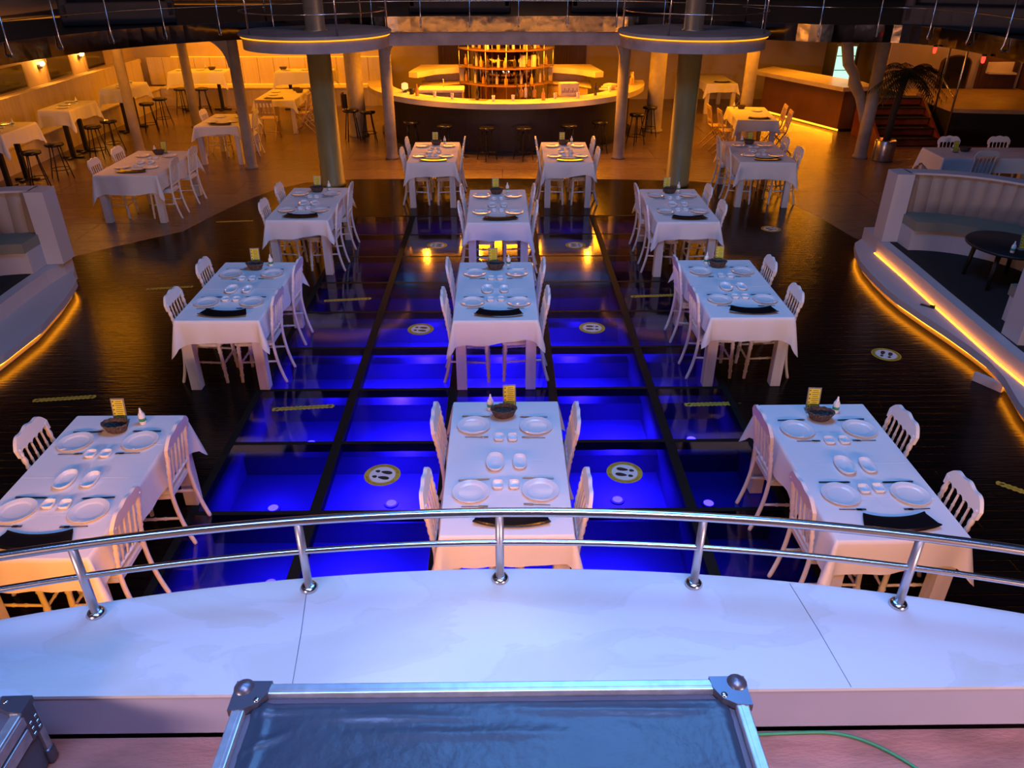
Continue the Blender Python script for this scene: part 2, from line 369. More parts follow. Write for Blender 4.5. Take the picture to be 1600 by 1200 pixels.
PL = Proto(lamp_b)
for (i, j), k in blue_cells.items():
    cx = (GX[i] + GX[i + 1]) / 2 + random.uniform(-.2, .2); cy = GY[j] + random.uniform(.60, .82)
    PL.put((cx, cy, ZP + .0), 0, 'round blue lamp glowing beneath the glass dance floor', 'blue lamps under the glass floor')
    area('blue_floor_lamp', (cx, cy, ZP + .36), (cx + .01, cy, ZP), .12, .12, (40.0 if j < 6 else 9.0 if j < 7 else .9) * k * (1 if 0 < i < 4 else .6) * (.5 if j < 1 else .75 if j < 2 else 1), BL)

# ------------------------------------------------------------------ stage, ledge, railing, cases, cable
LC = (0.0, -5.13); LR = 7.5
fr = [(LC[0] + LR * sin(a), LC[1] + LR * cos(a)) for a in [RAD(-23 + 46 * i / 40) for i in range(41)]]
b = MB(); b.box((0, -.35, 1.26), (7.4, 4.24, .12)); structure('floor', b, 'ply')
st = thing('stage_ledge', 'curved white stage ledge running across the foreground under the railing', 'stage ledge', (0, 0, 0))
poly = fr + [(2.925, 1.767), (-2.925, 1.767)]
MB().prism(poly, 1.536, 1.55).build('ledge_top', 'ledge', st)
for xa, ya, xb, yb in ((-.80, 2.315, -.74, 1.772), (1.15, 2.27, 1.20, 1.772)): MB().tube([(xa, ya, 1.5495), ((xa + xb) / 2 + .004, (ya + yb) / 2, 1.5495), (xb, yb, 1.5495)], .0016, 6).build('seam', 'corner', st)
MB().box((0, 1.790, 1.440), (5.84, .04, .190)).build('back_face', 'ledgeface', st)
fr2 = [(LC[0] + (LR - .16) * sin(a), LC[1] + (LR - .16) * cos(a)) for a in [RAD(-23 + 46 * i / 40) for i in range(41)]]
MB().strip(fr2, 0.0, 1.535, .1, -1).build('front_wall', 'boothwhite', st)
fr3 = [(LC[0] + (LR - .12) * sin(a), LC[1] + (LR - .12) * cos(a)) for a in [RAD(-23 + 46 * i / 40) for i in range(41)]]
o = MB().strip(fr3, 1.42, 1.462, .02, -1).build('led_strip', 'led', st); o['label'] = 'amber light strip under the ledge lip'
rl = thing('stage_railing', 'curved stainless steel railing with two rails standing on the white ledge', 'railing', (0, 0, 1.55))
def arcpath(r, a0, a1, n, z): return [(LC[0] + r * sin(RAD(a0 + (a1 - a0) * i / n)), LC[1] + r * cos(RAD(a0 + (a1 - a0) * i / n)), z) for i in range(n + 1)]
MB().tube(arcpath(LR - .06, -22, 22, 44, .345), .0185, 12).build('top_rail', 'chrome', rl)
MB().tube(arcpath(LR - .06, -22, 22, 44, .195), .0125, 10).build('middle_rail', 'chrome', rl)
for x in (-2.36, -1.575, -.785, -.02, .76, 1.535, 2.33):
    a = math.asin(x / (LR - .06)); y = LC[1] + (LR - .06) * cos(a)
    p = MB().tube([(x, y, .0), (x, y, .335)], .0165, 12).build('post', 'steelpost', rl)
    MB().lathe([(.034, 0), (.036, .006), (.030, .016), (.019, .022)], 16, (x, y, 0)).build('base_flange', 'chrome', p)

# big flight case whose lid fills the bottom of the view
ca = thing('flight_case', 'large black vinyl flight case with aluminium edges, foreground centre', 'flight case', (-.035, .80, 1.32))
hw, hd, hh = .615, .475, .88
MB().box((0, 0, .06 + (hh - .065) / 2), (2 * hw - .02, 2 * hd - .02, hh - .085), bev=.004).build('body', 'caseply', ca)
CREASE = [(random.random(), random.uniform(.1, .8)) for _ in range(26)]
n1, n2 = 130, 110; vs = []; fs = []
for j in range(n2 + 1):                                 # the vinyl lid, wrinkled near its edges
    for i in range(n1 + 1):
        u, v = i / n1, j / n2; x = -hw + .028 + u * (2 * hw - .056); y = -hd + .028 + v * (2 * hd - .056)
        e = min(u, 1 - u, v, 1 - v); z = hh - .010
        wv = .955 + .006 * sin(u * 5); wu = .03 + .014 * sin(v * 9)
        z += .006 * math.exp(-(((v - wv) / .012) ** 2)) * (.55 + .45 * sin(u * 9 + 1)) + .006 * math.exp(-(((v - .925 - .012 * sin(u * 6)) / .012) ** 2)) * max(0, sin(u * 7.5 - .6))
        z += .004 * math.exp(-(((v - .885) / .014) ** 2)) * max(0, sin(u * 6.2 - 1.2)) + .006 * math.exp(-(((u - wu) / .009) ** 2)) + .005 * math.exp(-(((u - .97) / .008) ** 2)) * (.6 + .4 * sin(v * 17))
        for (cu, cv, an) in ((.07, .72, .9), (.10, .55, 1.0), (.05, .86, .6)):
            q = (u - cu) * cos(an) + (v - cv) * sin(an); w_ = -(u - cu) * sin(an) + (v - cv) * cos(an); z += .006 * math.exp(-(w_ / .008) ** 2 - (q / .06) ** 2)
        z += .0010 * sin(u * 31 + 4 * sin(v * 13)) * sin(v * 23) - (.012 if e < .010 else 0)
        for (cu, cv) in CREASE: z += .0035 * math.exp(-((v - cv - .06 * (u - cu)) / .005) ** 2 - ((u - cu) / .012) ** 2)
        vs.append((x, y, z))
fs = [(j * (n1 + 1) + i, j * (n1 + 1) + i + 1, (j + 1) * (n1 + 1) + i + 1, (j + 1) * (n1 + 1) + i) for j in range(n2) for i in range(n1)]
MB().add(vs, fs, True).build('vinyl_lid', 'vinyl', ca)
def trim(m, a, bb, s=.03):
    a, bb = Vector(a), Vector(bb); c = (a + bb) / 2; d = [abs(bb[i] - a[i]) or s for i in range(3)]
    m.box(c, d, bev=.003)
    d2 = [q if q > s * 1.5 else s * .30 for q in d]     # raised rib along the extrusion
    m.box(c + Vector((0, 0, s * .5)), [d2[0], d2[1], .003])
for sy in (-1, 1):
    m = MB(); trim(m, (-hw + .03, sy * (hd - .014), hh - .008), (hw - .03, sy * (hd - .014), hh - .008)); m.build('edge_trim', 'alu', ca)
for sx in (-1, 1):
    m = MB(); trim(m, (sx * (hw - .014), -hd + .03, hh - .008), (sx * (hw - .014), hd - .03, hh - .008)); m.build('edge_trim', 'alu', ca)
    for sy in (-1, 1):
        m = MB(); m.box((sx * (hw - .012), sy * (hd - .012), .06 + (hh - .08) / 2), (.03, .03, hh - .13), bev=.003); m.build('edge_trim', 'alu', ca)
        MB().lathe([(.025, 0), (.034, .02), (.034, .045), (.02, .06)], 12, (sx * (hw - .08), sy * (hd - .08), 0)).build('foot', 'black', ca)
        k = MB(); cx, cy = sx * (hw - .012), sy * (hd - .012)
        k.lathe([(.022, -.016), (.028, 0), (.024, .014), (.014, .022), (0, .025)], 16, (cx, cy, hh - .002))
        k.prism([(cx + .022 * sx, cy + .018 * sy), (cx - .065 * sx, cy + .018 * sy), (cx - .062 * sx, cy - .015 * sy), (cx - .045 * sx, cy - .045 * sy), (cx - .015 * sx, cy - .062 * sy), (cx + .022 * sx, cy - .065 * sy)][::sx * sy], hh - .012, hh + .0105)
        k = k.build('corner', 'corner', ca)
        MB().lathe([(.008, 0), (.008, .002), (.004, .004), (0, .004)], 10, (cx - .040 * sx, cy - .036 * sy, hh + .010)).build('rivet', 'rivet', k)
# small case at the left edge
sc = thing('equipment_case', 'smaller grey equipment case with riveted corners in the bottom left corner', 'flight case', (-1.86, 1.36, 1.32))
w2, d2, h2 = .29, .34, .30
MB().box((0, 0, h2 / 2 - .002), (2 * w2 - .02, 2 * d2 - .02, h2 - .02), bev=.004).build('body', 'caseply', sc)
for sx in (-1, 1):
    MB().box((sx * (w2 - .014), 0, h2 - .010), (.032, 2 * d2 - .05, .030), bev=.003).box((sx * (w2 - .006), 0, h2 - .03), (.018, 2 * d2 - .05, .045), bev=.002).build('edge_trim', 'alu', sc)
    MB().box((sx * (w2 - .007), 0, h2 - .095), (.018, 2 * d2 - .05, .055), bev=.002).build('lid_trim', 'alu', sc)
    for sy in (-1, 1):
        MB().box((sx * (w2 - .010), sy * (d2 - .010), h2 / 2), (.026, .026, h2 - .04), bev=.003).build('edge_trim', 'alu', sc)
        cx, cy = sx * (w2 - .008), sy * (d2 - .008)
        k = MB().box((cx - sx * .012, cy - sy * .022, h2 - .062), (.050, .070, .150), bev=.012)
        k.prism([(cx + .014 * sx, cy + .014 * sy), (cx - .085 * sx, cy + .012 * sy), (cx - .075 * sx, cy - .03 * sy), (cx - .03 * sx, cy - .05 * sy), (cx + .014 * sx, cy - .055 * sy)][::sx * sy], h2 - .008, h2 + .014)
        k = k.build('corner', 'corner', sc); MB().lathe([(.009, 0), (.009, .002), (.004, .004), (0, .004)], 10, (cx - .060 * sx, cy - .010 * sy, h2 + .014)).build('rivet', 'rivet', k)
        for q in range(3):
            for r in (-.014, .014):
                MB().box((cx + sx * .013, cy - sy * .022 + r, h2 - .060 - .026 * q), (.005, .012, .012), bev=.002).build('rivet', 'rivet', k)
        MB().box((cx - sx * .004, cy - sy * .004, .04), (.04, .04, .07), bev=.010).build('corner', 'corner', sc)
for sy in (-1, 1): MB().box((0, sy * (d2 - .014), h2 - .010), (2 * w2 - .05, .032, .030), bev=.003).build('edge_trim', 'alu', sc)
k = MB().box((w2 - .002, .02, h2 - .085), (.012, .15, .10), bev=.004).build('latch', 'corner', sc)
MB().tube([(w2 + .012, .02 + .035 * cos(t), h2 - .085 + .022 * sin(t)) for t in [2 * pi * q / 14 for q in range(14)]], .006, 6, closed=True).build('latch_ring', 'black', k)
cb = [(.62, 1.755), (.78, 1.752), (.93, 1.753), (1.05, 1.757), (1.17, 1.755), (1.27, 1.725), (1.36, 1.665), (1.43, 1.59), (1.50, 1.47), (1.55, 1.3), (1.57, 1.0)]
sm = []
for i in range(len(cb) - 1):
    for t in (0, .25, .5, .75): 
        p0, p1, p2, p3 = [Vector(cb[max(0, min(len(cb) - 1, i + k))]) for k in (-1, 0, 1, 2)]
        q = .5 * ((2 * p1) + (p2 - p0) * t + (2 * p0 - 5 * p1 + 4 * p2 - p3) * t * t + (3 * p1 - p0 - 3 * p2 + p3) * t ** 3); sm.append((q.x, q.y, 1.327))
tag(MB().tube(sm, .0062, 8).build('cable', 'cable'), 'thin green cable lying on the red plywood stage floor', 'cable')

# ------------------------------------------------------------------ prototypes for the dining tables
TW, TL = .79, 1.53
def make_table(w, l):
    t = thing('dining_table', 'x', 'table')
    MB().box((0, 0, .735), (w - .012, l - .012, .03)).build('tabletop', 'tablewood', t)
    for sy in (-1, 1):
        for sx in (-1, 1): MB().box((sx * (w / 2 - .058), sy * (l / 2 - .058), .36), (.10, .10, .72), bev=.004).build('leg', 'tablewood', t)
    return Proto(t)
def cloth_mesh(w, l, drop, seed, zt=.753):
    rnd = random.Random(seed); hw, hl = w / 2 + .004, l / 2 + .004; rc = .012; P = []
    def side(x0, y0, x1, y1, nx, ny, n):
        for i in range(n):
            t = (i + .5) / n; P.append((x0 + (x1 - x0) * t, y0 + (y1 - y0) * t, nx, ny, min(t, 1 - t) * math.hypot(x1 - x0, y1 - y0), 0))
    def corner(cx, cy, a0, k):
        for i in range(7):
            a = a0 + pi / 2 * i / 6; P.append((cx + rc * cos(a), cy + rc * sin(a), cos(a), sin(a), 0, 1 - abs(i - 3) / 3.0 * .75))
    side(-hw + rc, -hl, hw - rc, -hl, 0, -1, 18); corner(hw - rc, -hl + rc, -pi / 2, 0)
    side(hw, -hl + rc, hw, hl - rc, 1, 0, 30); corner(hw - rc, hl - rc, 0, 1)
    side(hw - rc, hl, -hw + rc, hl, 0, 1, 18); corner(-hw + rc, hl - rc, pi / 2, 2)
    side(-hw, hl - rc, -hw, -hl + rc, -1, 0, 30); corner(-hw + rc, -hl + rc, pi, 3)
    n = len(P); rows = 9; vs = []; fs = []; ph = [rnd.uniform(0, 6) for _ in range(4)]; tl = rnd.uniform(-.03, .03)
    for k in range(rows):
        t = k / (rows - 1)
        for i, (x, y, nx, ny, d, c) in enumerate(P):
            s = i / n * 2 * pi
            near = math.exp(-(d / .07) ** 2) * (1 - min(c, 1)) if c == 0 else 0
            dr = drop * (1 + .12 * sin(3 * s + ph[0]) + .06 * sin(7 * s + ph[1])) + c * drop * .62 + near * drop * .16 + tl * nx
            rip = (.5 + .5 * sin(11 * s + ph[2]) * sin(5 * s + ph[3])) * .016 + .006 * sin(23 * s + ph[1])
            fl = .004 + .012 * t ** .6 + rip * t + c * .085 * t - near * .010 * t
            z = zt + .006 - (0 if k == 0 else .003) - dr * t
            if k == 0: fl = 0
            vs.append((x + nx * fl, y + ny * fl, z))
    for k in range(rows - 1):
        for i in range(n): j = (i + 1) % n; fs.append((k * n + i, (k + 1) * n + i, (k + 1) * n + j, k * n + j))
    b = MB().add(vs, fs, True); b.f.append(tuple(range(n))); b.sm.append(False)
    for (p, q) in (((-hw, 0), (hw, 0)), ((0, -hl), (0, hl)), ((-hw, hl * .5), (hw, hl * .5)), ((-hw, -hl * .5), (hw, -hl * .5))):  # ironed crease ridges
        c = ((p[0] + q[0]) / 2, (p[1] + q[1]) / 2, zt + .0062); b.box(c, (abs(q[0] - p[0]) * .96 + .004, abs(q[1] - p[1]) * .96 + .004, .0016))
    return b
def make_cloth(w, l, drop, seed):
    o = cloth_mesh(w, l, drop, seed).build('tablecloth', 'cloth'); return Proto(tag(o, 'x', 'tablecloth'))

# Napoleon style chair: origin under the back posts, front towards +x
def turned(a, bb, r, rings, n=26, ring=.35):
    a, bb = Vector(a), Vector(bb); pts = []; rr = []
    for i in range(n + 1):
        t = i / n; pts.append(a + (bb - a) * t); q = r * (1 - .25 * abs(t - .5))
        for g in rings:
            if abs(t - g) < .5 / n: q *= 1 + ring
        rr.append(q)
    return pts, rr
def make_chair():
    t = thing('dining_chair', 'x', 'chair')
    MB().prism([(.0, -.165), (.33, -.195), (.375, -.17), (.39, -.10), (.39, .10), (.375, .17), (.33, .195), (.0, .165)], .415, .445).build('seat', 'chair', t)
    v = MB(); pf = [(.0, .445, 1.0), (.0, .462, 1.0), (.0, .474, .93), (.0, .478, .75)]
    base = [(.015, -.15), (.32, -.18), (.362, -.155), (.375, -.09), (.375, .09), (.362, .155), (.32, .18), (.015, .15)]; vs = []
    for (_, z, s) in pf: vs += [(.195 + (x - .195) * s, y * s, z) for x, y in base]
    fs = [tuple(range(7, -1, -1)), tuple(24 + i for i in range(8))] + [(k * 8 + i, k * 8 + (i + 1) % 8, k * 8 + 8 + (i + 1) % 8, k * 8 + 8 + i) for k in range(3) for i in range(8)]
    v.add(vs, fs).build('seat_cushion', 'cushion', t)
    def back_x(z): return -.005 - .065 * max(0, (z - .45) / .45) ** 1.2 if z > .45 else -.005 - .075 * ((.45 - z) / .45) ** 2
    for s in (-1, 1):
        pts = []; rr = []
        for i in range(40):
            z = .015 + .835 * i / 39; pts.append((back_x(z), s * (.165 + .012 * (z - .45)), z)); q = .0155
            if z > .56: q = .0125 + (.0055 if int(z * 55) % 2 == 0 else 0)
            rr.append(q)
        pts.insert(0, (back_x(0), s * .16, 0)); rr.insert(0, .014)
        MB().tube(pts, rr, 8).build('rear_leg', 'chair', t)
        p, r = turned((.345, s * .155, .42), (.365, s * .165, 0), .0185, (.12, .18, .55, .62, .82))
        MB().tube(p, r, 8).build('front_leg', 'chair', t)
        p, r = turned((-.03, s * .163, .24), (.355, s * .16, .22), .011, (.3, .5, .7)); MB().tube(p, r, 6).build('stretcher', 'chair', t)
    p, r = turned((.355, -.16, .20), (.355, .16, .20), .011, (.3, .5, .7)); MB().tube(p, r, 6).build('stretcher', 'chair', t)
    # crest rail with its scalloped lower edge
    top = []; bot = []
    for i in range(33):
        y = -.20 + .40 * i / 32; q = abs(y) / .20
        top.append((y, .905 + .022 * cos(q * pi / 2) - .050 * q ** 6 + .006 * cos(q * 3 * pi)))
    for i in range(41):
        y = .195 - .39 * i / 40; u = (y + .165) / .066; fr_ = u - math.floor(u)
        bot.append((y, .800 + (.030 * math.sqrt(max(0, 1 - (2 * fr_ - 1) ** 2)) if abs(y) < .165 else -.012)))
    MB().xprism(top + bot, lambda u, w, d: (back_x(w) - .002 + d, u, w), .024).build('crest_rail', 'chair', t)
    p, r = turned((back_x(.53), -.165, .53), (back_x(.53), .165, .53), .012, (.5,)); MB().tube(p, r, 6).build('lower_rail', 'chair', t)
    for k in range(4):
        y = -.099 + .066 * k; p, r = turned((back_x(.53), y, .53), (back_x(.81), y, .812), .0085, (.25, .32, .68, .75)); MB().tube(p, r, 6).build('spindle', 'chair', t)
    return Proto(t)
CH = make_chair()
T1 = make_table(TW, TL); CL = [make_cloth(TW, TL, .215, s) for s in (3, 8, 15)]

plate = Proto(tag(MB().lathe([(0, .003), (.076, .003), (.080, .004), (.087, .010), (.092, .0115), (.116, .0165), (.120, .018), (.121, .0165), (.098, .010), (.080, .001), (.06, 0), (0, 0)], 36).build('dinner_plate', 'china'), 'x', 'plate'))
def dish(name, sx, sy, pw, h, cat):
    return Proto(tag(MB().lathe([(0, .005), (.60, .005), (.80, .010), (.95, h * .8), (1.0, h), (.99, h + .003), (.93, h * .8 - .004), (.9, h * .55), (.7, 0.0), (0, 0)], 32, sx=sx, sy=sy, pw=pw).build(name, 'china'), 'x', cat))
def dish2(name, sx, sy, pw, h, cat):
    return Proto(tag(MB().lathe([(0, .004), (.76, .004), (.83, .007), (.93, h - .001), (.96, h), (1.0, h - .001), (1.0, h - .004), (.93, h * .4), (.84, 0), (0, 0)], 32, sx=sx, sy=sy, pw=pw).build(name, 'china'), 'x', cat))
oval_big = dish2('oval_dish', .062, .105, 2.4, .028, 'dish'); oval_small = dish2('oval_dish', .048, .085, 2.8, .026, 'dish'); sauce = dish2('sauce_dish', .036, .042, 4.0, .026, 'dish')
def make_tray():
    b = MB(); a0, a1 = RAD(-90 - 20), RAD(-90 + 20); vs = []; fs = []; n = 24
    sec = [(.56, .018), (.575, .010), (.665, .008), (.69, .016), (.695, .012), (.665, 0), (.575, 0), (.557, .010)]
    for i in range(n + 1):
        a = a0 + (a1 - a0) * i / n; u = abs(2 * i / n - 1); k = .010 * u ** 3
        for (r, z) in sec: vs.append((r * cos(a) * (1 + .0 * u), .63 + r * sin(a), z + k))
    m = len(sec)
    for i in range(n):
        for k in range(m): l = (k + 1) % m; fs.append((i * m + k, i * m + l, (i + 1) * m + l, (i + 1) * m + k))
    fs += [tuple(range(m - 1, -1, -1)), tuple(n * m + k for k in range(m))]
    return Proto(tag(b.add(vs, fs).build('serving_tray', 'blackgloss'), 'x', 'tray'))
tray = make_tray()
def make_basket():
    t = thing('bread_basket', 'x', 'basket')
    MB().lathe([(.055, 0), (.068, .012), (.085, .055), (.090, .068), (.082, .068), (.078, .055), (.062, .014), (0, .010)], 32, sx=1.05, sy=.72).build('bowl', 'basket', t)
    MB().tube([(.090 * 1.05 * cos(a), .090 * .72 * sin(a), .068 + .0035 * sin(a * 12)) for a in [2 * pi * k / 48 for k in range(48)]], .0065, 6, closed=True).build('rim', 'basket', t)
    vs = MB()
    for k in range(26):
        a = 2 * pi * k / 26; vs.tube([(.064 * 1.05 * cos(a), .064 * .72 * sin(a), .008), (.089 * 1.05 * cos(a), .089 * .72 * sin(a), .062)], .0032, 4)
    vs.build('staves', 'basket', t); return Proto(t)
basket = make_basket()
def make_menu():
    t = thing('menu_stand', 'x', 'menu stand')
    tl = ('X', RAD(-9)); w, h = .098, .185
    MB().box((0, .0, .004), (w, .07, .006)).box((0, .012, .095), (w, .005, h), tilt=tl).build('holder', 'acrylic', t)
    MB().box((0, .0085, .097), (w - .018, .002, h - .022), tilt=tl).build('card', 'yellow', t)
    b = MB()
    for k in range(9):
        z = .165 - k * .0155; y = .0070 + (z - .097) * math.tan(RAD(9)) * -1 * -1
        b.box((.008, y, z), (.052 if k % 3 else .040, .0008, .0035), tilt=tl)
        if k % 2 == 0: b.box((-.032, y, z), (.010, .0008, .009), tilt=tl)
    b.build('print', 'print', t); return Proto(t)
menu = make_menu()
def make_bottle():
    t = thing('sanitizer_bottle', 'x', 'bottle')
    MB().lathe([(.022, 0), (.024, .004), (.024, .075), (.018, .090), (.011, .094)], 18).build('body', 'bottle', t)
    MB().lathe([(.013, .092), (.013, .104), (.008, .110), (.0065, .128), (.003, .134), (0, .134)], 14).build('cap', 'bottle', t)
    MB().lathe([(.0246, .028), (.0246, .052)], 18).build('label_band', 'green', t); return Proto(t)
bottle = make_bottle()
fork = MB(); fork.box((0, 0, .0016), (.11, .006, .002)); fork.box((.068, 0, .0022), (.032, .018, .0022), bev=.0006)
for q in (-.0066, -.0022, .0022, .0066): fork.box((.096, q, .0026), (.030, .0022, .0016))
fork = Proto(tag(fork.build('fork', 'steel'), 'x', 'cutlery'))
knife = MB(); knife.box((-.045, 0, .003), (.095, .011, .005), bev=.001); knife.prism([(0, -.006), (.10, -.006), (.115, .002), (.10, .008), (0, .007)], .001, .0035)
knife = Proto(tag(knife.build('knife', 'steel'), 'x', 'cutlery'))

ZC = .7615
def set_table(cx, cy, name, rot=0.0, cutlery=True, yoff=(.39, -.43), bottle_right=False, dishes=True, cl=0, chairs=(1, 1, 1, 1), w=TW, tp=None, clp=None, ply=(.41, -.36)):
    def at(x, y, z=ZC): return (cx + x * cos(rot) - y * sin(rot), cy + x * sin(rot) + y * cos(rot), z)
    def jit(a=.008): return random.uniform(-a, a)
    (tp or T1).put((cx, cy, 0), rot, 'white square-legged wooden table, the ' + name, 'dining tables')
    (clp or CL[cl]).put((cx, cy, 0), rot, 'white tablecloth draped over the ' + name, 'white tablecloths')
    k = 0
    for sx, sn in ((-1, 'left'), (1, 'right')):
        for yo, yn in zip(yoff, ('far', 'near')):
            if chairs[k]: CH.put(at(sx * (w / 2 + (.045 if w < .85 else .075)), yo + jit(.015), 0), rot + (0 if sx < 0 else pi) + jit(.03), 'white spindle-back chair, %s %s side of the %s' % (yn, sn, name), 'white spindle-back chairs')
            k += 1
    for sx, sn in ((-1, 'left'), (1, 'right')):
        for yo, yn in zip(ply, ('far', 'near')):
            px, py = sx * .225 + jit(), yo + jit()
            plate.put(at(px, py), 0, 'white dinner plate at the %s %s place on the %s' % (yn, sn, name), 'white dinner plates')
            if cutlery:
                knife.put(at(px - sx * .0 + jit(), py + .138), rot + (0 if sx < 0 else pi) + jit(.06), 'steel knife beyond the %s %s plate on the %s' % (yn, sn, name), 'table knives')
                fork.put(at(px + jit(), py - .138), rot + (0 if sx < 0 else pi) + jit(.06), 'steel fork in front of the %s %s plate on the %s' % (yn, sn, name), 'table forks')
    if dishes:
        oval_big.put(at(-.075 + jit(), -.045), rot, 'larger oval white dish in the middle of the ' + name, 'oval dishes')
        oval_small.put(at(.085 + jit(), -.045), rot, 'smaller oval white dish in the middle of the ' + name, 'oval dishes')
        for yo, yn in ((.255, 'far'), (-.30, 'near')):
            for x, xn in ((-.052, 'left'), (.050, 'right')):
                sauce.put(at(x + jit(.005), yo + jit(.005)), rot, 'small square white sauce dish, %s %s one on the %s' % (yn, xn, name), 'sauce dishes')
    tray.put(at(.03, -.655), rot + jit(.05), 'curved black serving tray at the near end of the ' + name, 'black serving trays')
    basket.put(at(-.01 + jit(), .555), rot + jit(.2), 'dark oval bread basket at the far end of the ' + name, 'bread baskets')
    bs = .14 if bottle_right else -.115
    menu.put(at(-.03 * (1 if bottle_right else -1), .675), rot + jit(.12), 'yellow menu card in a stand on the ' + name, 'menu stands')
    bottle.put(at(bs, .655), rot, 'white sanitizer bottle on the ' + name, 'sanitizer bottles')

set_table(.013, 4.266, 'front-row centre table', .0, cl=0)
set_table(2.349, 4.197, 'front-row right table', .006, bottle_right=True, cl=1, yoff=(.37, -.44))
set_table(-2.782, 4.100, 'front-row left table', -.003, bottle_right=True, cl=2, yoff=(.36, -.44))
set_table(-.077, 7.293, 'second-row centre table', .005, bottle_right=True, cl=1)
set_table(-2.692, 7.321, 'second-row left table', -.006, bottle_right=True, cl=0)
set_table(2.363, 7.330, 'second-row right table', .001, cl=2)
set_table(-.066, 10.26, 'third-row centre table', .008, bottle_right=True, cl=2)
set_table(-2.655, 10.394, 'third-row left table', -.006, bottle_right=True, cl=1)
set_table(2.386, 10.259, 'third-row right table', -.008, bottle_right=True, cl=0)
set_table(-1.173, 13.44, 'left bar-side table', .004, False, bottle_right=True, cl=0)
set_table(1.095, 13.415, 'right bar-side table', -.01, False, bottle_right=True, cl=1)
TBW = make_table(.98, 1.66); CLW = make_cloth(.98, 1.66, .27, 21)
set_table(-5.83, 12.74, 'broad outer left table', -.01, False, w=.98, tp=TBW, clp=CLW, ply=(.42, -.36))
set_table(4.40, 13.42, 'outer right table', -.05, False, w=.90, tp=make_table(.90, 1.58), clp=make_cloth(.90, 1.58, .26, 22))

# ------------------------------------------------------------------ floor stickers
def text_part(name, txt, size, parent, m, place):
    cu = bpy.data.curves.new('t', 'FONT'); cu.body = txt; cu.size = size; cu.align_x = 'CENTER'; cu.align_y = 'CENTER'; cu.resolution_u = 2
    o = bpy.data.objects.new('t', cu); COL.objects.link(o); bpy.context.view_layer.update()
    me = bpy.data.meshes.new_from_object(o.evaluated_get(bpy.context.evaluated_depsgraph_get())); bpy.data.objects.remove(o)
    for v in me.vertices: v.co = place(v.co.x, v.co.y)
    me.name = name
    return mesh_obj(name, me, m, parent)
def make_round():
    t = thing('floor_sticker', 'x', 'floor sticker'); R = .150
    MB().lathe([(R, 0), (R, .0012), (0, .0012)], 48, smooth=False).build('yellow_ring', 'stickyellow', t)
    MB().lathe([(R * .72, .0012), (R * .72, .0022), (0, .0022)], 40, smooth=False).build('white_disc', 'stickwhite', t)
    for s in (-1, 1):
        def ell(cx, cy, rx, ry, n=18): return [(cx + rx * cos(2 * pi * k / n) * (1 if cos(2 * pi * k / n) < 0 else 1), cy + ry * sin(2 * pi * k / n) * (1 - .25 * cos(2 * pi * k / n))) for k in range(n)]
        MB().prism(ell(-.024, s * .038, .049, .022), .0022, .0030).prism(ell(.055, s * .038, .021, .017), .0022, .0030).build('footprint', 'black', t)
    for sgn, a0 in ((1, pi / 2), (-1, -pi / 2)):
        def place(x, y, a0=a0): 
            a = a0 - x / (R * .86); r = R * .86 + y; return Vector((r * cos(a), r * sin(a), .0018))
        text_part('lettering', 'SOSYAL MESAFENİZİ KORUYUN', .021, t, 'print', place)
    return Proto(t)
rs = make_round()
for (x, y, rz, lab) in ((-1.01, 5.14, 2.9, 'round footprint sticker on the glass floor, left of the front-row centre table'), (1.0, 5.15, -.25, 'round footprint sticker on the glass floor, right of the front-row centre table'),
        (-.95, 7.94, 3.0, 'round footprint sticker on the glass floor, left of the second-row centre table'), (1.02, 7.95, -.1, 'round footprint sticker on the glass floor, right of the second-row centre table'),
        (4.11, 7.24, -2.1, 'round footprint sticker on dark planks, right of the second-row right table'), (-.97, 10.81, 3.1, 'round footprint sticker left of the third-row centre table'),
        (1.07, 10.79, 0, 'round footprint sticker right of the third-row centre table'), (4.18, 11.5, .3, 'round footprint sticker on dark planks near the tan floor at right')):
    on = -2.45 < x < 2.22 and y < 12.2; rs.put((x, y, .001 if not on else -.0015), rz, lab, 'round footprint stickers')
def make_bar_sticker():
    t = thing('floor_strip', 'x', 'floor sticker'); n = 60; L = .29; up = []; dn = []
    for i in range(n + 1):
        x = -L + 2 * L * i / n; e = min(1, (1 - abs(x) / L) * 14); w = (.031 + .006 * sin(i * 1.45)) * (.35 + .65 * math.sqrt(e))
        up.append((x, w)); dn.append((x, -w))
    MB().prism(up + dn[::-1], 0, .0014).build('strip', 'stickyellow', t)
    for s in (-1, 1): MB().prism([(s * .245 + .016 * cos(a) + .010 * sin(a), .014 * sin(a)) for a in [2 * pi * k / 12 for k in range(12)]], .0014, .0022).build('mark', 'print', t)
    text_part('lettering', 'SOSYAL MESAFENİZİ KORUYUN', .029, t, 'print', lambda x, y: Vector((x, y, .0019)))
    return Proto(t)
bs_ = make_bar_sticker()
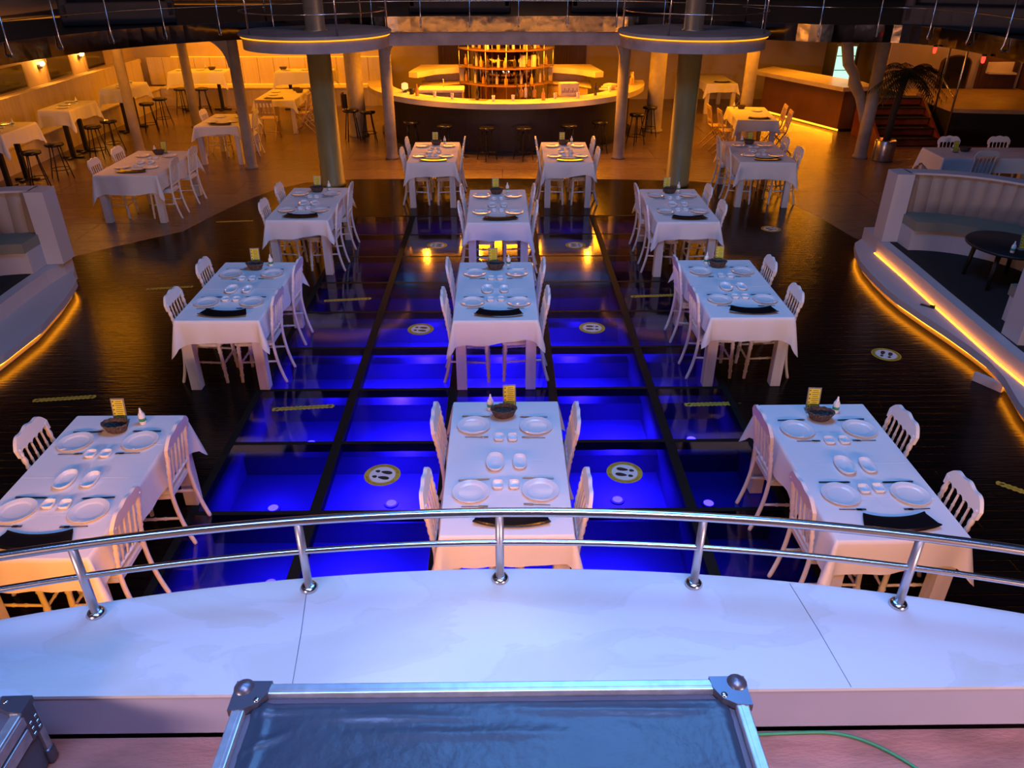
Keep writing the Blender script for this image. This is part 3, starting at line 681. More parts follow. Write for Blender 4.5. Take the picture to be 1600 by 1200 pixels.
for (xa, ya, xb, yb, lab) in ((-2.19, 6.19, -1.62, 6.25, 'yellow scalloped floor strip on the blue glass in front of the second-row left table'), (1.72, 6.23, 2.31, 6.25, 'yellow scalloped floor strip in front of the second-row right table'),
        (-2.22, 8.77, -1.65, 8.84, 'yellow scalloped floor strip right behind the second-row left table'), (1.62, 8.86, 2.16, 8.90, 'yellow scalloped floor strip behind the second-row right table'),
        (-4.54, 6.38, -3.97, 6.45, 'yellow scalloped floor strip on dark planks, nearest at far left'), (-4.58, 9.17, -4.0, 9.25, 'yellow scalloped floor strip on dark planks left of the second-row left chairs'),
        (-4.6, 11.96, -4.0, 12.02, 'yellow scalloped floor strip left of the third-row left table'), (3.96, 5.02, 4.50, 4.55, 'yellow scalloped floor strip on dark planks at the right edge')):
    cx, cy = (xa + xb) / 2, (ya + yb) / 2; on = -2.45 < cx < 2.2 and cy < 12.2
    bs_.put((cx, cy, .001 if not on else -.0015), math.atan2(yb - ya, xb - xa), lab, 'yellow floor strips')

# ------------------------------------------------------------------ shell of the hall
CE = 8.6
structure('wall_left', MB().box((-10.5, 9.6, CE / 2), (.2, 29, CE)), 'wall')
structure('wall_right', MB().box((13.2, 9.6, CE / 2), (.2, 29, CE)), 'woodpanel')
structure('wall_back', MB().box((1.3, 23.6, CE / 2), (23.6, .2, CE)), 'wall')
structure('wall_front', MB().box((1.3, -5.0, CE / 2), (23.6, .2, CE)), 'black')
structure('ceiling', MB().box((1.3, 9.3, CE + .1), (24, 29.2, .2)), 'black')

# ------------------------------------------------------------------ balcony
FRONT = [(-7.4, 7.5), (-7.2, 9.2), (-6.98, 10.5), (-6.75, 11.4), (-6.5, 12.3), (-6.1, 13.15), (-5.5, 13.9), (-4.75, 14.5), (-3.9, 15.0), (-2.95, 15.6), (-2.2, 15.92), (-1.2, 16.04),
         (.1, 16.1), (1.4, 16.04), (2.4, 15.92), (3.1, 15.6), (4.0, 14.95), (4.7, 14.45), (5.4, 14.1), (6.1, 14.05), (6.7, 13.95), (7.1, 13.4), (7.22, 12.5), (7.22, 11.5), (7.24, 10.4), (7.32, 9.0), (7.5, 7.5)]
def smooth(path, n=4):
    out = []
    for i in range(len(path) - 1):
        p0, p1, p2, p3 = [Vector(path[max(0, min(len(path) - 1, i + k))]) for k in (-1, 0, 1, 2)]
        for k in range(n):
            t = k / n; q = .5 * ((2 * p1) + (p2 - p0) * t + (2 * p0 - 5 * p1 + 4 * p2 - p3) * t * t + (3 * p1 - p0 - 3 * p2 + p3) * t ** 3); out.append((q.x, q.y))
    return out + [path[-1]]
FS = smooth(FRONT)
bal = thing('balcony', 'dark balcony with a polished metal edge sweeping round the hall above the bar', 'balcony', (0, 0, 0))
outl = FS + [(13.05, 7.5), (13.05, 23.45), (-10.35, 23.45), (-10.35, 7.5)]
MB().prism(outl, 2.45, 2.60).build('deck', 'deck', bal)
MB().prism(outl, 2.425, 2.45).build('soffit', 'soffit', bal)
MB().strip(FS, 2.43, 2.70, .045, -1).build('polished_edge', 'mirror', bal)
ctr = [p for p in FS if -2.35 < p[0] < 2.55]
MB().strip(ctr, 2.19, 2.43, .30, 1).build('concrete_fascia', 'concrete', bal)
br = thing('balcony_railing', 'thin chrome railing standing along the polished balcony edge', 'railing', (0, 0, 2.6))
acc = 0; nxt = .2
FO = []
for i in range(len(FS)):
    t = (Vector(FS[min(i + 1, len(FS) - 1)]) - Vector(FS[max(i - 1, 0)])).normalized(); FO.append((FS[i][0] + t.y * .075, FS[i][1] - t.x * .075))
for i in range(1, len(FS)):
    a, c = Vector(FS[i - 1]), Vector(FS[i]); L = (c - a).length
    while acc + L >= nxt:
        p = a + (c - a) * ((nxt - acc) / L); t = (c - a).normalized(); nn = Vector((t.y, -t.x)); nxt += .93
        q = lambda d, z: (p.x + nn.x * d, p.y + nn.y * d, z)
        MB().tube([q(.055, -.06), q(.07, -.085), q(.095, -.075), q(.10, -.04), q(.085, .0), q(.075, .10), q(.075, .95)], .0125, 8).build('post', 'chrome', br)
    acc += L
for z in (.36, .66, .95): MB().tube([(x, y, z) for x, y in FO], .008 if z < .9 else .018, 6).build('rail', 'chrome', br)
for (cx, cy, sd, angs) in ((-3.14, 14.20, 'left', (-48, 28, 104, 150, -124)), (3.24, 14.15, 'right', (-31, 57, 120, 170, -110))):
    c = thing('column', 'tall olive column carrying the %s round platform over the dance floor edge' % sd, 'column', (cx, cy, 0))
    MB().lathe([(.225, 0), (.225, .05), (.212, .06), (.20, 2.38)], 32).build('shaft', 'column', c)
    MB().lathe([(.20, 2.60), (.20, 2.62), (.165, 2.63), (.165, 8.6)], 32).build('upper_shaft', 'colmetal', c)
    d = thing('round_platform', 'round grey balcony platform around the %s column, lit under its rim' % sd, 'platform', (cx, cy, 2.36))
    MB().lathe([(1.21, 0), (1.21, .175), (.9, .18), (.26, .18), (.26, 0)], 64, smooth=False).build('drum', 'concrete', d)
    MB().lathe([(.215, .20), (1.25, .20), (1.27, .21), (1.27, .24), (1.26, .25), (.215, .25), (.215, .20)], 64, smooth=False).build('top_slab', 'concrete', d)
    MB().lathe([(1.214, .178), (1.235, .178), (1.235, .192), (1.214, .192)], 64, smooth=False).build('led_ring', 'ledsoft', d)
    for A in angs:
        x, y = 1.2 * sin(RAD(A)), -1.2 * cos(RAD(A)); MB().tube([(x, y, .25), (x, y, 1.2)], .016, 8).build('railing_post', 'chrome', d)
    MB().tube([(1.2 * sin(RAD(A)), -1.2 * cos(RAD(A)), .56) for A in range(-125, 126, 5)], .010, 6).build('rail', 'chrome', d)
    MB().tube([(1.2 * sin(RAD(A)), -1.2 * cos(RAD(A)), 1.2) for A in range(-125, 126, 5)], .018, 6).build('rail', 'chrome', d)
def post(x, y, r, lab, bdir=None, top=2.42, m='post'):
    p = thing('support_post', lab, 'post', (x, y, 0))
    MB().lathe([(r * 1.25, 0), (r * 1.2, .04), (r * 1.02, .07), (r, .4), (r, top)], 24).build('shaft', m, p)
    if bdir:
        dx, dy = bdir; n = 12; pl = [(0, top - .02), (.52, top - .02)] + [(.52 - .42 * sin(a), top - .06 - .48 * (1 - cos(a)) ) for a in [pi / 2 * k / n for k in range(n + 1)]] + [(0, top - .54)]
        MB().xprism(pl, lambda u, w, d: (dx * u - dy * d, dy * u + dx * d, w), r * 1.7).build('curved_bracket', m, p)
    return p
post(-2.30, 16.25, .115, 'pale post with curved bracket at the left front of the bar', (1, 0))
post(2.42, 16.20, .115, 'pale post with curved bracket at the right front of the bar', (-1, 0))
post(-5.0, 15.45, .105, 'pale post with curved bracket beside the small table at left', (-1, 0))
post(-7.81, 16.88, .105, 'slanting-looking pale post in front of the left wall stools', None)
post(-3.35, 18.5, .19, 'thick amber-lit post left of the bar beside the backed stool')
post(3.62, 18.95, .19, 'thick amber-lit post right of the bar beside the black stools')
post(-7.52, 19.6, .11, 'slim post in front of the table in the far left corner')
post(5.56, 18.2, .135, 'post among the wooden folding chairs at right')
yp = post(7.50, 16.2, .125, 'pale post with a curved branching arm beside the palm pot')
MB().tube([(-.02, .05, .55), (-.10, .1, .9), (-.20, .15, 1.2), (-.36, .2, 1.45), (-.40, .2, 1.62), (-.53, .25, 1.8), (-.68, .3, 2.42)], [.06, .09, .10, .12, .095, .11, .12], 14).build('branching_arm', 'post', yp)

# upper floor furniture, dim behind the railing
def sofa(x, y, rz, L, lab):
    s = thing('lounge_sofa', lab, 'sofa', (x, y, 2.6), rz, 'lounge sofas on the balcony')
    MB().box((0, 0, .2), (L, .75, .38), bev=.03).build('seat', 'sofa', s); MB().box((0, .33, .5), (L, .16, .6), bev=.04).build('backrest', 'sofa', s)
    for q in (-1, 1): MB().box((q * (L / 2 - .08), 0, .36), (.16, .75, .5), bev=.04).build('armrest', 'sofa', s)
for x, y, rz, L, lab in ((-8.9, 12.6, .5, 1.9, 'dark brown sofa on the balcony at far left'), (-7.0, 15.6, .4, 1.9, 'dark brown sofa on the balcony above the left booth wall'), (-.9, 18.6, 0, 2.2, 'dark sofa on the balcony above the bar, left one'),
                         (2.6, 18.6, 0, 2.2, 'dark sofa on the balcony above the bar, right one'), (7.8, 14.0, -.5, 2.0, 'dark sofa on the balcony above the palm tree')):
    sofa(x, y, rz, L, lab)

# ------------------------------------------------------------------ left wall: windows, sconces, banquettes, high tables
for k, (ya, yb) in enumerate(((16.75, 17.85), (18.85, 19.85), (20.7, 21.6))):
    b = MB().box((-10.385, (ya + yb) / 2, 1.42), (.03, yb - ya + .16, .58), bev=.01)
    w = structure('window_%d' % (k + 1), b, 'winframe')
    MB().box((-10.366, (ya + yb) / 2, 1.42), (.012, yb - ya, .46), bev=.004).build('glass', 'winglass', w)
def sconce(y, lab):
    s = thing('wall_sconce', lab, 'wall lamp', (-10.4, y, 1.52), 0, 'amber wall lamps')
    MB().lathe([(.05, -.04), (.05, .04)], 14, (.03, 0, 0)).build('wall_plate', 'corner', s); MB().tube([(.03, 0, 0), (.09, 0, .0), (.10, 0, .03)], .01, 8).build('arm', 'corner', s)
    MB().lathe([(0, -.05), (.042, -.03), (.052, .0), (.04, .035), (0, .05)], 14, (.10, 0, .06)).build('bulb', 'lamp', s)
    point('sconce_lamp', (-10.20, y, 1.60), 14, AMBER, .04)
for y, lab in ((16.4, 'amber wall lamp left of the nearest dark window'), (18.55, 'amber wall lamp left of the middle dark window'), (20.4, 'amber wall lamp left of the farthest dark window')): sconce(y, lab)
bq = thing('banquette', 'long cream boarded banquette running along the left wall into the corner', 'banquette', (0, 0, 0))
MB().box((-9.92, 16.9, .22), (.92, 11.7, .44)).build('seat_base', 'wallpanel', bq)
MB().box((-9.915, 16.9, .465), (.95, 11.7, .05), bev=.012).build('seat', 'wallpanel', bq)
b = MB()
for k in range(27): b.box((-10.07, 11.3 + .44 * k, .83), (.07, .432, .70), bev=.006)
b.build('boarded_back', 'wallpanel', bq); MB().box((-10.24, 17.10, 1.10), (.30, 12.1, .10)).build('cap', 'wallpanel', bq)
bk = thing('banquette', 'cream boarded banquette along the back wall left of the bar', 'banquette', (0, 0, 0))
MB().box((-6.35, 22.95, .22), (6.2, .94, .44)).build('seat_base', 'wallpanel', bk); MB().box((-6.35, 22.94, .465), (6.2, .96, .05), bev=.012).build('seat', 'wallpanel', bk)
b = MB()
for k in range(-1, 14): b.box((-9.25 + .44 * k, 23.1, .84), (.432, .07, .72), bev=.006)
b.build('boarded_back', 'wallpanel', bk); MB().box((-6.35, 23.3, 1.10), (6.2, .36, .08)).build('cap', 'wallpanel', bk)
MB().box((-6.35, 23.44, 1.165), (6.0, .03, .03)).build('led_strip', 'ledsoft', bk); MB().box((-6.35, 23.05, .500), (6.0, .02, .015)).build('led_strip', 'ledsoft', bk)

def make_high(w, l, z):
    t = thing('high_table', 'x', 'table'); MB().box((0, 0, z - .02), (w - .012, l - .012, .03)).build('tabletop', 'tablewood', t)
    v = w > l; e = (w if v else l) / 2 - .28
    for s in (-1, 1):
        x, y = (s * e, 0) if v else (0, s * e)
        p = MB().box((x, y, (z - .04) / 2 + .02), (.075, .075, z - .06)).box((x, y, z - .05), (.06 if v else .34, .34 if v else .06, .03)).build('pedestal', 'black', t)
        MB().box((x, y, .02), (.07 if v else .44, .44 if v else .07, .04)).box((x, y, .02), (.44 if v else .07, .07 if v else .44, .035)).build('foot', 'black', p)
    return Proto(t)
H1 = make_high(.62, 1.15, 1.0)
def high_cloth(w, l, seed): return Proto(tag(cloth_mesh(w, l, .27, seed, .998).build('tablecloth', 'cloth'), 'x', 'tablecloth'))
H1C = high_cloth(.62, 1.15, 31); H2 = make_high(1.45, .66, 1.0); H2C = high_cloth(1.45, .66, 32)
def make_stool():
    t = thing('bar_stool', 'x', 'stool')
    MB().lathe([(0, .600), (.150, .600), (.168, .612), (.172, .632), (.160, .652), (.12, .660), (0, .662)], 24).build('seat', 'stool', t)
    for k in range(4):
        a = pi / 4 + k * pi / 2; MB().tube([(.10 * cos(a), .10 * sin(a), .60), (.13 * cos(a), .13 * sin(a), .38), (.205 * cos(a), .205 * sin(a), 0)], .011, 7).build('leg', 'stool', t)
    MB().tube([(.165 * cos(a), .165 * sin(a), .18) for a in [2 * pi * k / 28 for k in range(28)]], .008, 6, closed=True).build('foot_ring', 'stool', t)
    return Proto(t)
ST = make_stool()
def back_table(p, cp, x, y, name, nplates, z=1.0065):
    p.put((x, y, 0), 0, 'high pedestal table, the ' + name, 'high tables'); cp.put((x, y, 0), 0, 'white tablecloth over the ' + name, 'white tablecloths')
    for i, (dx, dy, nm) in enumerate(nplates): plate.put((x + dx, y + dy, z), 0, 'white plate, %s on the %s' % (nm, name), 'white dinner plates')
    bottle.put((x + .1, y + .2, z), 0, 'white sanitizer bottle on the ' + name, 'sanitizer bottles')
pl3 = ((-.12, .32, 'far one'), (-.05, -.02, 'middle one'), (.08, -.34, 'near one'))
back_table(H1, H1C, -8.99, 14.30, 'nearest cloth-covered high table by the left wall', pl3)
back_table(H1, H1C, -8.97, 16.65, 'middle cloth-covered high table by the left wall', pl3)
back_table(H1, H1C, -8.95, 19.30, 'farthest cloth-covered high table by the left wall', pl3)
ph = ((-.5, 0, 'left one'), (0, .05, 'middle one'), (.5, 0, 'right one'))
back_table(H2, H2C, -8.05, 21.90, 'high table in the far left corner', ph)
back_table(H2, H2C, -5.25, 21.90, 'high table against the back banquette', ph)
basket.put((-7.75, 22.0, 1.0065), .2, 'dark bread basket on the high table in the far left corner', 'bread baskets')
basket.put((-5.85, 22.0, 1.0065), .2, 'dark bread basket on the high table against the back banquette', 'bread baskets')
for x, y, lab in ((-8.45, 14.05, 'left one of the two at the nearest left high table'), (-8.38, 14.72, 'right one of the two at the nearest left high table'), (-8.42, 16.35, 'left one of the two at the middle left high table'), (-8.36, 16.95, 'right one of the two at the middle left high table'),
                  (-8.40, 19.05, 'left one of the two at the farthest left high table'), (-8.36, 19.75, 'right one of the two at the farthest left high table'), (-8.42, 21.28, 'left one of the two in the far left corner'), (-7.86, 21.28, 'right one of the two in the far left corner'),
                  (-5.0, 21.2, 'single one at the table against the back banquette')):
    ST.put((x, y, 0), random.uniform(0, 1.5), 'black bar stool, ' + lab, 'black bar stools')
# cafe table and the folding-chair table in the left bay
TS = make_table(.86, 1.30); CS = make_cloth(.86, 1.30, .17, 41)
TS.put((-5.66, 16.36, 0), 0, 'white wooden table between two posts at left', 'dining tables'); CS.put((-5.66, 16.36, 0), 0, 'white tablecloth on the table between two posts at left', 'white tablecloths')
for dx, dy, nm in ((-.2, .3, 'far left'), (.2, .3, 'far right'), (-.2, -.25, 'near left'), (.22, -.22, 'near right')): plate.put((-5.66 + dx, 16.36 + dy, ZC), 0, 'white plate, %s on the table between two posts' % nm, 'white dinner plates')
tray.put((-5.62, 15.83, ZC), 0, 'curved black tray on the table between two posts', 'black serving trays'); basket.put((-5.52, 16.88, ZC), 0, 'dark basket on the table between two posts', 'bread baskets')
for dx, dy, rz, nm in ((-.475, .25, 0, 'left'), (.475, .25, pi, 'right')): CH.put((-5.66 + dx, 16.36 + dy, 0), rz, 'white spindle-back chair, %s side of the table between two posts' % nm, 'white spindle-back chairs')
TF = make_table(.92, 1.62); CF = make_cloth(.92, 1.62, .16, 42)
TF.put((-5.30, 19.55, 0), 0, 'table with wooden folding chairs left of the bar', 'dining tables'); CF.put((-5.30, 19.55, 0), 0, 'cloth on the folding-chair table left of the bar', 'white tablecloths')
tray.put((-5.35, 18.92, ZC), 0, 'curved black tray on the folding-chair table left of the bar', 'black serving trays'); basket.put((-5.1, 20.1, ZC), 0, 'dark basket on the folding-chair table left of the bar, left one', 'bread baskets'); basket.put((-4.95, 19.80, ZC), .3, 'dark basket on the folding-chair table left of the bar, right one', 'bread baskets')
for dx, dy, nm in ((-.25, .35, 'far'), (-.2, -.1, 'near')): plate.put((-5.30 + dx, 19.55 + dy, ZC), 0, 'white plate, %s one on the folding-chair table left of the bar' % nm, 'white dinner plates')
def make_folding():
    t = thing('folding_chair', 'x', 'chair')
    for s in (-1, 1):
        y = s * .19
        MB().tube([(-.14, y, .86), (-.06, y, .46), (.24, y, 0)], .014, 6).build('leg', 'foldwood', t); MB().tube([(.20, s * .165, .44), (-.24, s * .165, 0)], .013, 6).build('leg', 'foldwood', t)
    b = MB()
    for k in range(6): b.box((-.05 + .058 * k, 0, .45), (.046, .34, .014))
    b.build('slatted_seat', 'foldwood', t)
    b = MB().box((-.138, 0, .84), (.02, .40, .07), tilt=('Y', -.2)).box((-.085, 0, .56), (.018, .38, .05), tilt=('Y', -.2))
    for k in range(4): b.box((-.112, -.117 + .078 * k, .70), (.010, .034, .26), tilt=('Y', -.2))
    b.build('slatted_back', 'foldwood', t); MB().tube([(.16, -.19, .12), (.16, .19, .12)], .010, 6).build('stretcher', 'foldwood', t)
    return Proto(t)
FC = make_folding()
for x, y, rz, lab in ((-4.66, 18.95, pi, 'nearest on the right side of the table left of the bar'), (-4.66, 19.55, pi, 'middle on the right side of the table left of the bar'), (-4.64, 20.15, pi, 'farthest on the right side of the table left of the bar'), (-5.35, 18.2, pi / 2, 'at the near end of the table left of the bar')):
    FC.put((x, y, 0), rz, 'wooden folding chair, ' + lab, 'wooden folding chairs')

# ------------------------------------------------------------------ the round bar
BC = (.10, 19.50)
bar = thing('bar_counter', 'semicircular bar with glowing amber marble top and dark front', 'bar', (0, 0, 0))
MB().arc(BC, 2.74, 3.28, pi, 2 * pi, .97, 1.08, 64).build('counter_top', 'bartop', bar)
MB().arc(BC, 2.84, 2.95, pi, 2 * pi, 0, .97, 64).build('front_panel', 'barfront', bar)
MB().arc(BC, 2.80, 3.02, pi, 2 * pi, 0, .06, 64).build('kick_plate', 'black', bar)
for sx, nm in ((-1, 'left'), (1, 'right')):
    k = thing('back_counter', 'cream back-bar counter with an open niche, %s of the bottle shelves' % nm, 'counter', (BC[0] + sx * 1.62, 19.75, 0))
    q = lambda pts: [(sx * x, y) for x, y in pts][::sx]
    MB().prism(q([(-.62, .35), (-.62, -.12), (.05, -.50), (.42, -1.05), (.62, -.95), (.45, .35)]), 1.24, 1.36).build('counter_top', 'bartop', k)
    MB().prism(q([(-.60, .33), (-.60, -.05), (.07, -.42), (.30, -.72), (.42, .30)]), 0, .98).build('body', 'stone', k)
    MB().prism(q([(-.60, .33), (-.60, .16), (.36, .14), (.40, .33)]), .98, 1.24).build('niche_back', 'stone', k)
    MB().prism(q([(-.60, .20), (-.60, -.08), (-.50, -.10), (-.50, .20)]), .98, 1.24).build('niche_side', 'bartop', k)
    MB().prism(q([(-.60, .2), (-.60, -.10), (.06, -.48), (.36, -.86), (.44, .2)]), .98, 1.01).build('niche_shelf', 'bartop', k)
sh = thing('bottle_shelves', 'curved glass and metal bottle shelving around the mirrored core of the bar', 'shelf unit', (BC[0], 19.85, 0))
MB().lathe([(.72, 0), (.72, 2.40)], 40).build('mirrored_core', mat('dark_mirror', (.20, .13, .07), .08, 1.0), sh)
for z, n in ((1.05, 1), (1.42, 2), (1.80, 3)):
    MB().arc((0, 0), .76, 1.19, RAD(197), RAD(343), z - .010, z + .010, 36).build('curved_shelf', 'brown', sh)
for a in (197, 221, 246, 270, 294, 319, 343):
    for r in (.80, 1.16): MB().tube([(r * cos(RAD(a)), r * sin(RAD(a)), .0), (r * cos(RAD(a)), r * sin(RAD(a)), 2.40)], .010, 6).build('upright', 'chrome', sh)
def bot(name, prof, m, cat, seg=12): return Proto(tag(MB().lathe(prof, seg).build(name, m), 'x', cat))
bt = [bot('liquor_bottle', [(.032, 0), (.036, .01), (.036, .15), (.014, .19), (.012, .25), (.015, .26), (0, .262)], 'bottledark', 'bottle'),
      bot('liquor_bottle', [(.038, 0), (.040, .01), (.040, .13), (.015, .17), (.013, .23), (0, .235)], 'bottleamber', 'bottle'),
      bot('liquor_bottle', [(.030, 0), (.034, .01), (.032, .17), (.013, .21), (.013, .27), (0, .272)], 'glassware', 'bottle')]
gl = bot('drinking_glass', [(.028, 0), (.030, .004), (.036, .11), (.034, .11), (.028, .008), (0, .006)], 'glassware', 'glass')
for z in (1.064, 1.434, 1.814):
    for k in range(13):
        a = RAD(202 + k * 11.3 + random.uniform(-2, 2)); r = .98 + random.uniform(-.12, .12)
        bt[(k * 2 + int(z * 7)) % 3].put((BC[0] + r * cos(a), 19.85 + r * sin(a), z), 0, 'liquor bottle standing on the curved bar shelves', 'bottles on the curved bar shelves')
for k in range(2):
    d = thing('drink_dispenser', ('left' if k == 0 else 'right') + ' one of two tall cream dispensers on the bar shelving', 'dispenser', (.49 + .24 * k, 19.02, 1.434 - .0))
    MB().lathe([(.062, 0), (.066, .01), (.066, .24), (.05, .26), (0, .262)], 18).build('cylinder', 'bartop', d); MB().tube([(0, 0, .25), (0, -.02, .32), (0, -.10, .33)], .010, 6).build('spout', 'chrome', d)
for k in range(16):
    a = RAD(200 + k * 9.3 + random.uniform(-2, 2)); r = 2.86 + random.uniform(-.06, .10)
    (gl if k % 3 else bt[k % 2]).put((BC[0] + r * cos(a), BC[1] + r * sin(a), 1.08), 0, 'small glass on the inner edge of the bar top' if k % 3 else 'bottle on the inner edge of the bar top', 'glasses on the bar top' if k % 3 else 'bottles on the bar top')
for k in range(5):
    bt[k % 3].put((.42 + .09 * k - .1, 17.02 + .04 * (k % 2), 1.08), 0, 'dark bottle in the cluster at the middle of the bar', 'bottle cluster at the middle of the bar')
for k in range(7):
    bt[(k + 1) % 3].put((2.98 + .05 * (k % 2), 18.7 + .13 * k, 1.08), 0, 'bottle in the row at the right end of the bar', 'bottles at the right end of the bar')
bx = thing('ice_chest', 'cream box with a slab lid standing behind the left side of the bar', 'box', (-1.35, 18.05, 0))
MB().box((0, 0, .52), (.95, .50, 1.04), bev=.01).build('body', 'stone', bx); MB().box((0, 0, 1.09), (1.02, .56, .08), bev=.02).build('lid', 'bartop', bx)
MB().tube([(.05, .05, 1.13), (.05, .05, 1.30), (.05, -.08, 1.30)], .014, 8).build('tap', 'chrome', bx)
o = MB().box((0, 0, .13), (.40, .22, .26), bev=.012)
for k in range(7): o.box((-.16 + .055 * k, -.112, .10 + .02 * (k % 3)), (.03, .004, .05))
pb = thing('display_box', 'cream display box with scribble lettering on the right of the bar top', 'box', (1.42, 17.26, 1.08), .16); o.build('box', 'bartop', pb)
b = MB()
for k in range(8): b.tube([(-.17 + .045 * k, -.116, .07), (-.155 + .045 * k, -.116, .07 + .05 * (1 + k % 2)), (-.14 + .045 * k, -.116, .08)], .005, 5)
b.build('scribble', 'brown', pb)
tag(MB().prism([(-.45, 0), (-.10, -.12), (-.02, .04), (-.36, .14)], 0, .004).build('bar_mat', 'brown', loc=(-.25, 16.72, 1.08)), 'brown rubber mat lying on the bar top left of centre', 'mat')
for k in range(3): tag(MB().box((0, 0, .02), (.34 - .05 * k, .22, .04), bev=.004).build('folder', 'bartop' if k != 1 else 'foldwood', loc=(2.35 + .03 * k, 18.05, 1.08 + .0405 * k), rz=.9), ('lowest', 'middle', 'topmost')[k] + ' folder in the small stack at the right of the bar', 'folder')
sl = thing('table_lamp', 'small glowing cream lamp on the left of the bar top', 'lamp', (-2.12, 17.72, 1.08))
MB().lathe([(.045, 0), (.045, .02), (.012, .03), (.012, .06)], 14).build('base', 'black', sl); MB().lathe([(.035, .06), (.075, .08), (.07, .18), (.03, .20), (0, .2)], 16).build('shade', glow('lamp_shade_glow', (1, .55, .14), 1.6), sl)
tag(MB().lathe([(.05, 0), (.055, .12), (.045, .12), (.04, .01), (0, .01)], 14).build('cup', 'black', loc=(-1.95, 17.48, 1.08)), 'black cup beside the small lamp on the bar', 'cup')
dp = thing('wall_panel', 'dark slatted wood panel on the wall left of the bottle shelves', 'panel', (-1.35, 23.46, 0)); 
dp2 = thing('wall_panel', 'dark slatted wood panel on the wall right of the bottle shelves', 'panel', (1.95, 23.46, 0))
for d in (dp, dp2):
    MB().box((0, 0, 1.2), (.9, .03, 2.38)).build('board', 'woodpanel', d); b = MB()
    for k in range(10): b.box((-.40 + .088 * k, -.025, 1.2), (.03, .02, 2.38))
    b.build('slats', 'woodpanel', d)
for px, ang, nm in ((0, 234, 'leftmost'), (0, 248, 'second from the left'), (0, 263, 'third from the left'), (0, 275.6, 'third from the right'), (0, 292, 'second from the right'), (0, 305, 'rightmost')):
    r = 3.42; ST.put((BC[0] + r * cos(RAD(ang)), BC[1] + r * sin(RAD(ang)), 0), ang, 'black bar stool along the bar front, %s' % nm, 'black bar stools')
ST.put((3.42, 18.45, 0), .2, 'black bar stool at the right end of the bar, farther one', 'black bar stools'); ST.put((2.98, 17.55, 0), .5, 'black bar stool at the right end of the bar, nearer one', 'black bar stools')
ST.put((-3.02, 17.95, 0), .3, 'black backless bar stool at the left end of the bar', 'black bar stools')
bs2 = thing('backed_stool', 'black bar stool with a curved backrest at the left end of the bar', 'stool', (-3.42, 18.05, 0), .4)
MB().lathe([(0, .62), (.17, .62), (.185, .64), (.175, .67), (0, .68)], 20).build('seat', 'stool', bs2)
for k in range(4): MB().tube([(.11 * cos(pi / 4 + k * pi / 2), .11 * sin(pi / 4 + k * pi / 2), .62), (.20 * cos(pi / 4 + k * pi / 2), .20 * sin(pi / 4 + k * pi / 2), 0)], .013, 7).build('leg', 'stool', bs2)
MB().arc((0, 0), .165, .19, RAD(120), RAD(240), .72, 1.02, 14).build('backrest', 'stool', bs2)
for A in (130, 230): MB().tube([(.17 * cos(RAD(A)), .17 * sin(RAD(A)), .64), (.178 * cos(RAD(A)), .178 * sin(RAD(A)), .8)], .01, 6).build('back_post', 'stool', bs2)

# ------------------------------------------------------------------ right bay: counter, fridge, folding chairs
rc = thing('side_counter', 'long amber-lit service counter with brown front at right', 'counter', (0, 0, 0))
MB().prism([(6.55, 21.35), (7.80, 18.40), (8.62, 18.55), (8.62, 19.3), (7.35, 22.1)], .97, 1.06).build('counter_top', 'bartop', rc)
MB().prism([(6.95, 21.45), (8.00, 18.78), (8.58, 18.84), (8.55, 19.3), (7.35, 22.0)], .07, .97).build('front', 'brown', rc)
MB().prism([(7.05, 21.4), (8.06, 18.86), (8.52, 18.92), (8.45, 19.3), (7.35, 21.9)], 0, .07).build('plinth', 'black', rc)
MB().strip([(6.99, 21.42), (8.03, 18.82)], .02, .06, .012, 1).build('led_strip', 'led', rc)
area('counter_led_lamp', (7.40, 19.95, .06), (5.6, 19.2, 0.0), 2.6, .03, 9, AMBER).rotation_euler.z += 0
fg = thing('drinks_fridge', 'glass-door fridge glowing pale green behind the end of the side counter', 'fridge', (8.62, 20.85, 0))
MB().box((0, 0, .93), (.62, .6, 1.86), bev=.01).build('cabinet', 'black', fg)
dr = MB().box((-.02, -.305, 1.0), (.54, .02, 1.55)).build('door', 'corner', fg); MB().box((-.02, -.318, 1.0), (.46, .008, 1.42)).build('lit_glass', 'fridge', dr)
for k in range(4): MB().box((-.02, -.324, .5 + .33 * k), (.46, .006, .02)).build('shelf', 'chrome', dr)
T3 = make_table(.80, 1.55); C3 = make_cloth(.80, 1.55, .20, 51)
T3.put((5.32, 16.95, 0), -.12, 'table with wooden folding chairs right of the bar', 'dining tables'); C3.put((5.32, 16.95, 0), -.12, 'cloth on the folding-chair table right of the bar', 'white tablecloths')
T3.put((5.75, 21.9, 0), .0, 'table with folding chairs at the back wall right of the bar', 'dining tables'); C3.put((5.75, 21.9, 0), .0, 'cloth on the folding-chair table at the back wall', 'white tablecloths')
tray.put((5.30, 16.32, ZC), -.1, 'curved black tray on the folding-chair table right of the bar', 'black serving trays'); basket.put((5.25, 17.5, ZC), .2, 'dark basket on the folding-chair table right of the bar', 'bread baskets')
bottle.put((5.1, 17.55, ZC), 0, 'white bottle on the folding-chair table right of the bar', 'sanitizer bottles'); tray.put((5.8, 21.3, ZC), 0, 'curved black tray on the table at the back wall', 'black serving trays')
plate.put((5.5, 17.2, ZC), 0, 'white plate on the folding-chair table right of the bar', 'white dinner plates')
